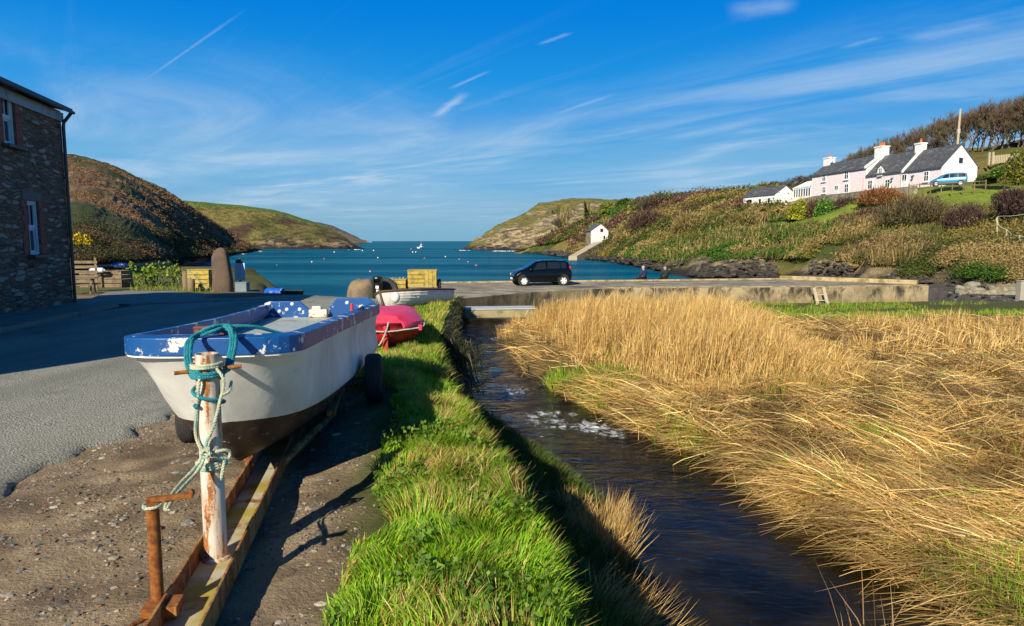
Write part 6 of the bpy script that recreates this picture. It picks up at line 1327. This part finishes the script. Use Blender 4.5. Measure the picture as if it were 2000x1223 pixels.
mb = MB(); mb.add([(-.1, .15, 1.7), (5.4, .15, 1.7), (4.6, -2.2, 2.9), (.7, -2.2, 2.9), (-.1, -4.5, 1.7), (5.4, -4.5, 1.7)], [(0, 1, 2, 3), (4, 0, 3), (1, 5, 2), (5, 4, 3, 2)]); gr_ = mb.build('glass_roof', simple('pale blue roof glass', (.30, .42, .52), .15, .1, 4), cons)
mb = MB()
for i in range(8): mb.tube([(-.1 + 5.5 * i / 7, .15, 1.75), (.7 + 3.9 * i / 7, -2.2, 2.95)], .05, 4)
mb.tube([(.7, -2.2, 2.95), (4.6, -2.2, 2.95)], .07, 4); mb.build('glazing_bar', M_white, gr_)
# garden wall along the front
M_gwall = simple('garden wall stone', (.30, .25, .17), .95, .4, 1.6, .9, c2=(.16, .14, .11), f=(.42, .58), bs=8)
mb = MB(); rgs = []
for px, py0, py1, Y in ((1536, 418, 396, 122), (1590, 395, 383, 115.5), (1650, 388, 377, 108), (1700, 383, 371, 101), (1750, 379, 367, 95.5), (1785, 374, 363, 92.5)):
    a, c = at(px, py0, Y), at(px, py1, Y); rgs.append([(a[0], a[1], a[2] - 1), (c[0], c[1], c[2]), (c[0] + .5, c[1], c[2]), (a[0] + .5, a[1], a[2] - 1)])
mb.loft(rgs, True, True); tag(mb.build('garden_wall', M_gwall), 'low stone garden wall below the front of the longhouse', 'wall')
# boathouse with steps
bc = at(1154, 475, 181.0); bh = thing('boathouse', 'small white boathouse with slate roof standing alone above the far shore', 'boathouse', bc, R(8))
W_ = 4.7; e_, r_ = 3.2, 5.0; L = 5.5
mb = MB(); mb.add([(0, 0, -1.5), (W_, 0, -1.5), (W_, 0, e_), (W_ / 2 + .3, 0, r_), (0, 0, e_)], [(0, 1, 2, 3, 4)]); mb.add([(W_, 0, -1.5), (W_, L, -1.5), (W_, L, e_), (W_, 0, e_)], [(0, 1, 2, 3)]); mb.add([(0, L, -1.5), (W_, L, -1.5), (W_, L, e_), (W_ / 2 + .3, L, r_), (0, L, e_)], [(4, 3, 2, 1, 0)]); mb.build('gable_walls', simple('pale pink wash', (.74, .66, .63), .9, .08, 6), bh, fix=False)
mb = MB(); mb.add([(0, 0, -1.5), (0, 0, e_), (0, L, e_), (0, L, -1.5)], [(0, 1, 2, 3)]); mb.build('stone_wall', M_gwall, bh, fix=False)
mb = MB(); h_ = W_ / 2 + .3; mb.loft([[(-.25, y, e_ - .12), (h_, y, r_ + .04), (W_ + .25, y, e_ - .14), (W_ + .25, y, e_ + .03), (h_, y, r_ + .2), (-.25, y, e_ + .05)] for y in (-.15, L + .2)], True, True); mb.build('roof', M_sroof, bh)
mb = MB(); mb.box((2.9, -.02, 3.35), (.8, .08, .9)); f = mb.build('window', simple('red brown frame', (.2, .07, .05), .6), bh); p = MB(); p.box((2.9, -.05, 3.35), (.55, .06, .65)); p.build('pane', M_glass, f)
mb = MB(); mb.box((2.6, -.02, .95), (.9, .08, 1.9)); mb.build('door', simple('pale door', (.62, .58, .55), .7), bh)
mb = MB(); mb.box((3.6, -.03, 1.5), (.7, .08, 1.2)); f = mb.build('window', M_white, bh); p = MB(); p.box((3.6, -.06, 1.5), (.5, .06, .95)); p.build('pane', M_glass, f)
rgs = []
for px, py, Y in ((1172, 476, 180.5), (1160, 482, 177), (1148, 489, 174), (1136, 496, 171), (1120, 505, 167)):
    c = at(px, py, Y - 1); rgs.append([(c[0] - 1.2, c[1], c[2] - 1.5), (c[0] - 1.2, c[1], c[2] + .5), (c[0] + .9, c[1] + .3, c[2] + .6), (c[0] + .9, c[1] + .3, c[2] - 1.5)])
mb = MB(); mb.loft(rgs, True, True); tag(mb.build('stone_steps', simple('pale stone steps', (.40, .34, .24), .95, .3, 1.2, .8)), 'pale stone steps going down from the boathouse to the water', 'steps')
# utility pole, picket fence, garden fence
a, c = at(1869, 290, 101), at(1876, 213, 101); up_ = thing('utility_pole', 'tall wooden utility pole rising behind the white gable', 'utility pole', tuple(a)); d = c - a
mb = MB(); mb.tube([(0, 0, -3), tuple(d)], [.20, .14], 10); mb.build('pole', M_pale, up_); mb = MB(); mb.box(tuple(d * .44), (.35, .3, .6)); mb.build('transformer_box', simple('grey box', (.45, .43, .38), .7), up_)
a, c = at(1931, 320, 96), at(1990, 314, 100); pf = thing('picket_fence', 'pale picket fence with gate post on the slope right of the white gable', 'fence', tuple(a)); d = c - a
for i in range(17): mb = MB(); q_ = d * (.12 + .88 * i / 16); mb.box((q_[0], q_[1], q_[2] + .5), (.16, .04, 1.1)); mb.build('picket', M_pale, pf)
for t_ in (.0, .12): q_ = d * t_; mb = MB(); mb.box((q_[0], q_[1], q_[2] + .7), (.22, .2, 1.7)); mb.build('post', M_pale, pf)
mb = MB()
for z in (.35, .8): mb.tube([(0, .05, z), (d[0], d[1] + .05, d[2] + z)], .04, 5)
mb.build('rail', M_pale, pf)
# rail fence in front of the blue car
a, c = at(1775, 372, 86), at(1925, 364, 84); cf = thing('rail_fence', 'dark low rail fence running in front of the blue estate car', 'fence', tuple(a)); d = c - a
for i in range(8): mb = MB(); q_ = d * i / 7; mb.box((q_[0], q_[1], q_[2] + .15), (.1, .1, 1.3)); mb.build('post', M_wood, cf)
mb = MB(); mb.tube([(0, -.06, .62), (d[0], d[1] - .06, d[2] + .62)], .05, 5); mb.tube([(0, -.06, .25), (d[0], d[1] - .06, d[2] + .25)], .04, 5); mb.build('rail', M_wood, cf)
# ------------------------------------------------------------------ bare trees behind the cottage
M_bark = simple('grey bark', (.13, .10, .07), .95, .35, 3, .5); M_twig = mat_attr('twigs', .9, 2, .2, 0)
def make_tree(seed, twcol):
    r = np.random.default_rng(seed); segs = []; tw = []
    def grow(p, d, L, rad, k):
        n = 3; pts = [p]; dd = d
        for i in range(n):
            dd = dd + r.normal(0, .13, 3) + [.04, 0, .05]; dd = dd / np.linalg.norm(dd); p = p + dd * L / n; pts.append(p)
        segs.append((pts, [rad * (1 - .42 * i / n) for i in range(n + 1)], 6 if k < 2 else 3))
        if k >= 3:
            m_ = 14
            for i in range(m_): tw.append((pts[r.integers(0, 4)], dd * .55 + r.normal(0, .42, 3) + [0, 0, .28]))
            if k >= 4: return
        for i in range(3 if k else 4):
            t = r.uniform(.62, 1) if k else r.uniform(.55, 1); b_ = pts[0] * (1 - t) + p * t if i else p
            grow(b_, dd + r.normal(0, .55 if k else .6, 3) * [1, 1, .5] + [0, 0, .12], L * r.uniform(.62, .82), rad * .55, k + 1)
    grow(np.array([0, 0, -.1]), np.array([.08, 0, 1.0]), .46, .022, 0)
    mb = MB()
    for pts, rs, n in segs: mb.tube([tuple(q) for q in pts], rs, n, False)
    z = max(q[2] for s in segs for q in s[0]); mb.v = [(x / z, y / z, zz / z) for x, y, zz in mb.v]
    P_ = np.array([t[0] for t in tw]) / z; D_ = np.array([t[1] for t in tw]); D_ /= np.linalg.norm(D_, axis=1, keepdims=True); D_ *= r.uniform(.04, .11, (len(D_), 1))
    V, F_, Cc = blades(P_, D_, .0055, np.array(twcol) * r.uniform(.7, 1.3, (len(P_), 1)), .1)
    return mb, (V, F_, Cc)
protos = []
for i in range(5):
    mb, tw = make_tree(100 + i, [(.13, .09, .06), (.13, .10, .055), (.15, .09, .065), (.11, .095, .05), (.13, .105, .07)][i]); protos.append((mb, tw))
tree_roots = []
def place_tree(i, p, h, lab, wd=1.0):
    if tree_roots and len(tree_roots) > i: t = copy_tree(tree_roots[i])
    else:
        t = thing('bare_tree', None, None); mb, tw = protos[i]; mb.build('trunk', M_bark, t); npmesh('crown', tw[0], [tw[1]], M_twig, tw[2], parent=t); tree_roots.append(t)
    t.location = tuple(float(q) for q in p); t.scale = (h * wd, h * wd, h); t.rotation_euler = (0, 0, random.uniform(-.6, .6)); tag(t, lab, 'tree', 'bare trees behind the longhouse'); return t
n_t = 0; LABT = 'leafless brown tree in the row along the skyline behind the longhouse'
px = 1592.0
while px < 2110:
    top = float(np.interp(px, [1590, 1650, 1700, 1750, 1800, 1850, 1900, 1950, 2000, 2100], [352, 304, 282, 262, 243, 226, 207, 192, 180, 165])) + random.uniform(-5, 10)
    Y = float(np.interp(px, [1590, 1700, 1830, 1930, 2100], [150, 140, 124, 118, 106])) + random.uniform(-6, 6)
    base = float(np.interp(px, [1590, 1700, 1830, 1930, 2100], [364, 338, 312, 300, 285]))
    a, c = at(px, base, Y), at(px, top, Y); place_tree(n_t % 5, a, float(c[2] - a[2]), LABT, random.uniform(.6, .85)); n_t += 1
    px += random.uniform(5.5, 9)
for i in range(18):                       # second, lower row thickening the wood
    px = random.uniform(1640, 2080); top = float(np.interp(px, [1590, 1650, 1700, 1750, 1800, 1850, 1900, 1950, 2000, 2100], [352, 304, 282, 262, 243, 226, 207, 192, 180, 165])) + random.uniform(18, 45)
    Y = float(np.interp(px, [1590, 1700, 1830, 1930, 2100], [146, 134, 117, 112, 102])); base = float(np.interp(px, [1590, 1700, 1830, 1930, 2100], [364, 338, 316, 306, 292]))
    a, c = at(px, base, Y), at(px, min(top, base - 18), Y); place_tree(n_t % 5, a, float(c[2] - a[2]), LABT, 1.3); n_t += 1
px = 1405.0
while px < 1600:
    top = float(np.interp(px, [1400, 1480, 1560, 1600], [372, 358, 346, 338])) + random.uniform(-4, 7); Y = float(np.interp(px, [1400, 1480, 1600], [186, 168, 150])); base = top + random.uniform(24, 32)
    a, c = at(px, base, Y), at(px, top, Y); t = place_tree(n_t % 5, a, float(c[2] - a[2]), 'low leafless scrub tree on the ridge left of the longhouse', 1.9); t['group'] = 'low bare trees on the ridge'; n_t += 1
    px += random.uniform(8, 14)
# ------------------------------------------------------------------ shrubs round the cottage
def shrub(nm, label, px, py, Y, w_, h_, cols, twiggy=False, n=1500, grp=None):
    b0 = at(px, py, Y); k = Y / FOC; w_, h_ = w_ * k / 2, h_ * k; t = thing(nm, label, 'shrub', tuple(b0))
    Q = rng.normal(size=(n, 3)); Q /= np.linalg.norm(Q, axis=1, keepdims=True); lump = .72 + .56 * fbm(Q * 2.2 + px, 3); Q = Q * (rng.random((n, 1)) ** .3) * lump[:, None]; Q[:, 2] = np.abs(Q[:, 2]) * 1.0
    Q *= [w_, w_ * .8, h_]; Q[:, 2] -= .12 * h_; cl_ = pick(cols, n)
    if twiggy: D_ = Q / (np.linalg.norm(Q, axis=1, keepdims=True) + 1e-6) * h_ * rng.uniform(.03, .14, (n, 1)) + rng.normal(0, .09 * h_, (n, 3)) + [0, 0, .1 * h_]; V, F_, Cc = blades(Q, D_, .0012 * Y * .8, cl_, .1)
    else: V, F_, Cc = leaves(Q, rng.uniform(.0011, .0022, n) * Y, cl_, .1)
    npmesh('foliage', V, [F_], M_leaf, Cc, parent=t)
    mb = MB()
    for i in range(6): a = i * 1.05; mb.tube([(0, 0, -.3), (math.cos(a) * w_ * .25, math.sin(a) * w_ * .25, h_ * .3), (math.cos(a) * w_ * .5, math.sin(a) * w_ * .4, h_ * .6)], .05, 5)
    mb.build('stem', M_bark, t)
    return t
GY_ = [(.30, .30, .02), (.20, .26, .02), (.38, .34, .03)]; GG = [(.07, .19, .02), (.12, .26, .04), (.05, .14, .02)]; BR = [(.12, .075, .045), (.18, .11, .06), (.08, .055, .035)]; RU = [(.26, .11, .04), (.20, .09, .04), (.32, .16, .06)]; DG = [(.03, .07, .012), (.05, .09, .015), (.07, .08, .02)]; PB = [(.085, .05, .045), (.12, .07, .055), (.06, .04, .035)]
shrub('yellow_shrub', 'bright yellow green shrub below the conservatory', 1562, 424, 104, 52, 40, GY_); shrub('green_shrub', 'rounded fresh green shrub below the left end of the longhouse', 1613, 422, 101, 48, 38, GG)
shrub('brown_shrub', 'brown twiggy shrub between the yellow green and the fresh green shrubs', 1588, 424, 103, 34, 34, BR, True); shrub('dark_shrub', 'dark brown shrub right of the fresh green shrub', 1650, 414, 100, 52, 28, PB, True)
shrub('rusty_hedge', 'rusty red brown hedge in front of the garden wall', 1722, 396, 94, 92, 32, RU, True, 2600); shrub('small_green_bush', 'small green bush on the lawn edge below the garden wall', 1668, 420, 97, 34, 14, GG)
shrub('bramble_bush', 'broad grey brown bramble bush below the blue car', 1790, 430, 74, 150, 46, [(.13, .10, .05), (.17, .13, .06), (.09, .08, .035)], True, 3600); shrub('purple_bush', 'dark purple brown bush right of the bramble', 1885, 448, 69, 90, 44, PB, True, 2600)
shrub('thorn_bush', 'dark thorny bush at the right edge above the rope fence', 1980, 412, 66, 80, 46, PB, True, 2600); shrub('gorse_bush', 'green and yellow gorse bush at the right edge beside the path', 1992, 352, 78, 70, 70, [(.10, .13, .02), (.30, .24, .02), (.06, .08, .02)], False, 2400)
shrub('ivy_bush', 'dark green ivy bush between blue car and picket fence', 1925, 356, 88, 40, 18, DG); shrub('garden_bush', 'green garden bush under the picket fence', 1955, 344, 86, 50, 20, GG + DG)
shrub('ridge_tree', 'round dark green tree on the skyline left of the brown scrub', 1222, 402, 222, 36, 16, DG, False, 1100); shrub('conifer_row', 'clump of light green conifers left of the round dark tree', 1186, 412, 226, 32, 20, [(.18, .22, .03), (.14, .19, .03)], False, 1100)
shrub('tan_bush', 'tan feathery bush in the middle of the hillside', 1345, 448, 128, 70, 34, [(.30, .22, .08), (.24, .19, .07)], True, 1800); shrub('olive_bush', 'olive green bush left of the tan feathery bush', 1300, 445, 140, 46, 26, [(.13, .13, .03), (.09, .11, .03)], False, 1100)
shrub('dark_thicket', 'dark purple brown thicket above the boathouse', 1290, 408, 190, 90, 26, PB, True, 2000); shrub('brown_thicket', 'dark brown thicket left of the olive bush', 1262, 444, 160, 80, 34, PB + BR, True, 2000)
shrub('gorse_patch', 'yellow flowering gorse on top of the slatted fence by the house', 158, 474, 35.5, 46, 20, [(.55, .38, .01), (.12, .13, .02), (.65, .45, .02)], False, 900)
shrub('holly_bush', 'small dark green bush on the hillside above the tan feathery bush', 1410, 415, 150, 36, 14, DG, False, 800); shrub('meadow_bush', 'light brown bush on the hillside below the outbuilding', 1450, 440, 112, 70, 26, [(.22, .17, .06), (.15, .13, .04)], True, 1500)
# ------------------------------------------------------------------ loose rocks along the far shore and the bank
parts = []
n = 3600; u = rng.uniform(1.5, 12.5, n); v = rng.uniform(.05, .95, n) ** 1.0; P_ = H_right.pts(u, v); k_ = fbm(P_ * .25, 3) > .45; P_ = P_[k_]; n = len(P_)
cl_ = lerp3((.05, .045, .04), (.26, .21, .13), sst(-2.2, .5, P_[:, 2] + rng.normal(0, .6, n))) * rng.uniform(.6, 1.3, (n, 1)); ylw = (rng.random(n) < .25) & (P_[:, 2] > -1); cl_[ylw] = np.array((.34, .25, .05))
parts.append(stones(P_ + [0, 0, .3], P_[:, 1] * .0035 * rng.uniform(.4, 1.7, n), cl_, .5))
n = 700; x = rng.uniform(23.5, 40, n); y = rng.uniform(39, 50, n); parts.append(stones(np.stack([x, y, gz_(x, y)], 1), rng.uniform(.04, .16, n), pick([(.08, .075, .07), (.16, .14, .12), (.05, .05, .05)], n), .5))
V, Fs, Cs = join(parts); tag(npmesh('shore_rocks', V, Fs, M_hill, Cs), 'rough dark and lichened rocks along the foot of the right hillside', 'rocks', kind='stuff')
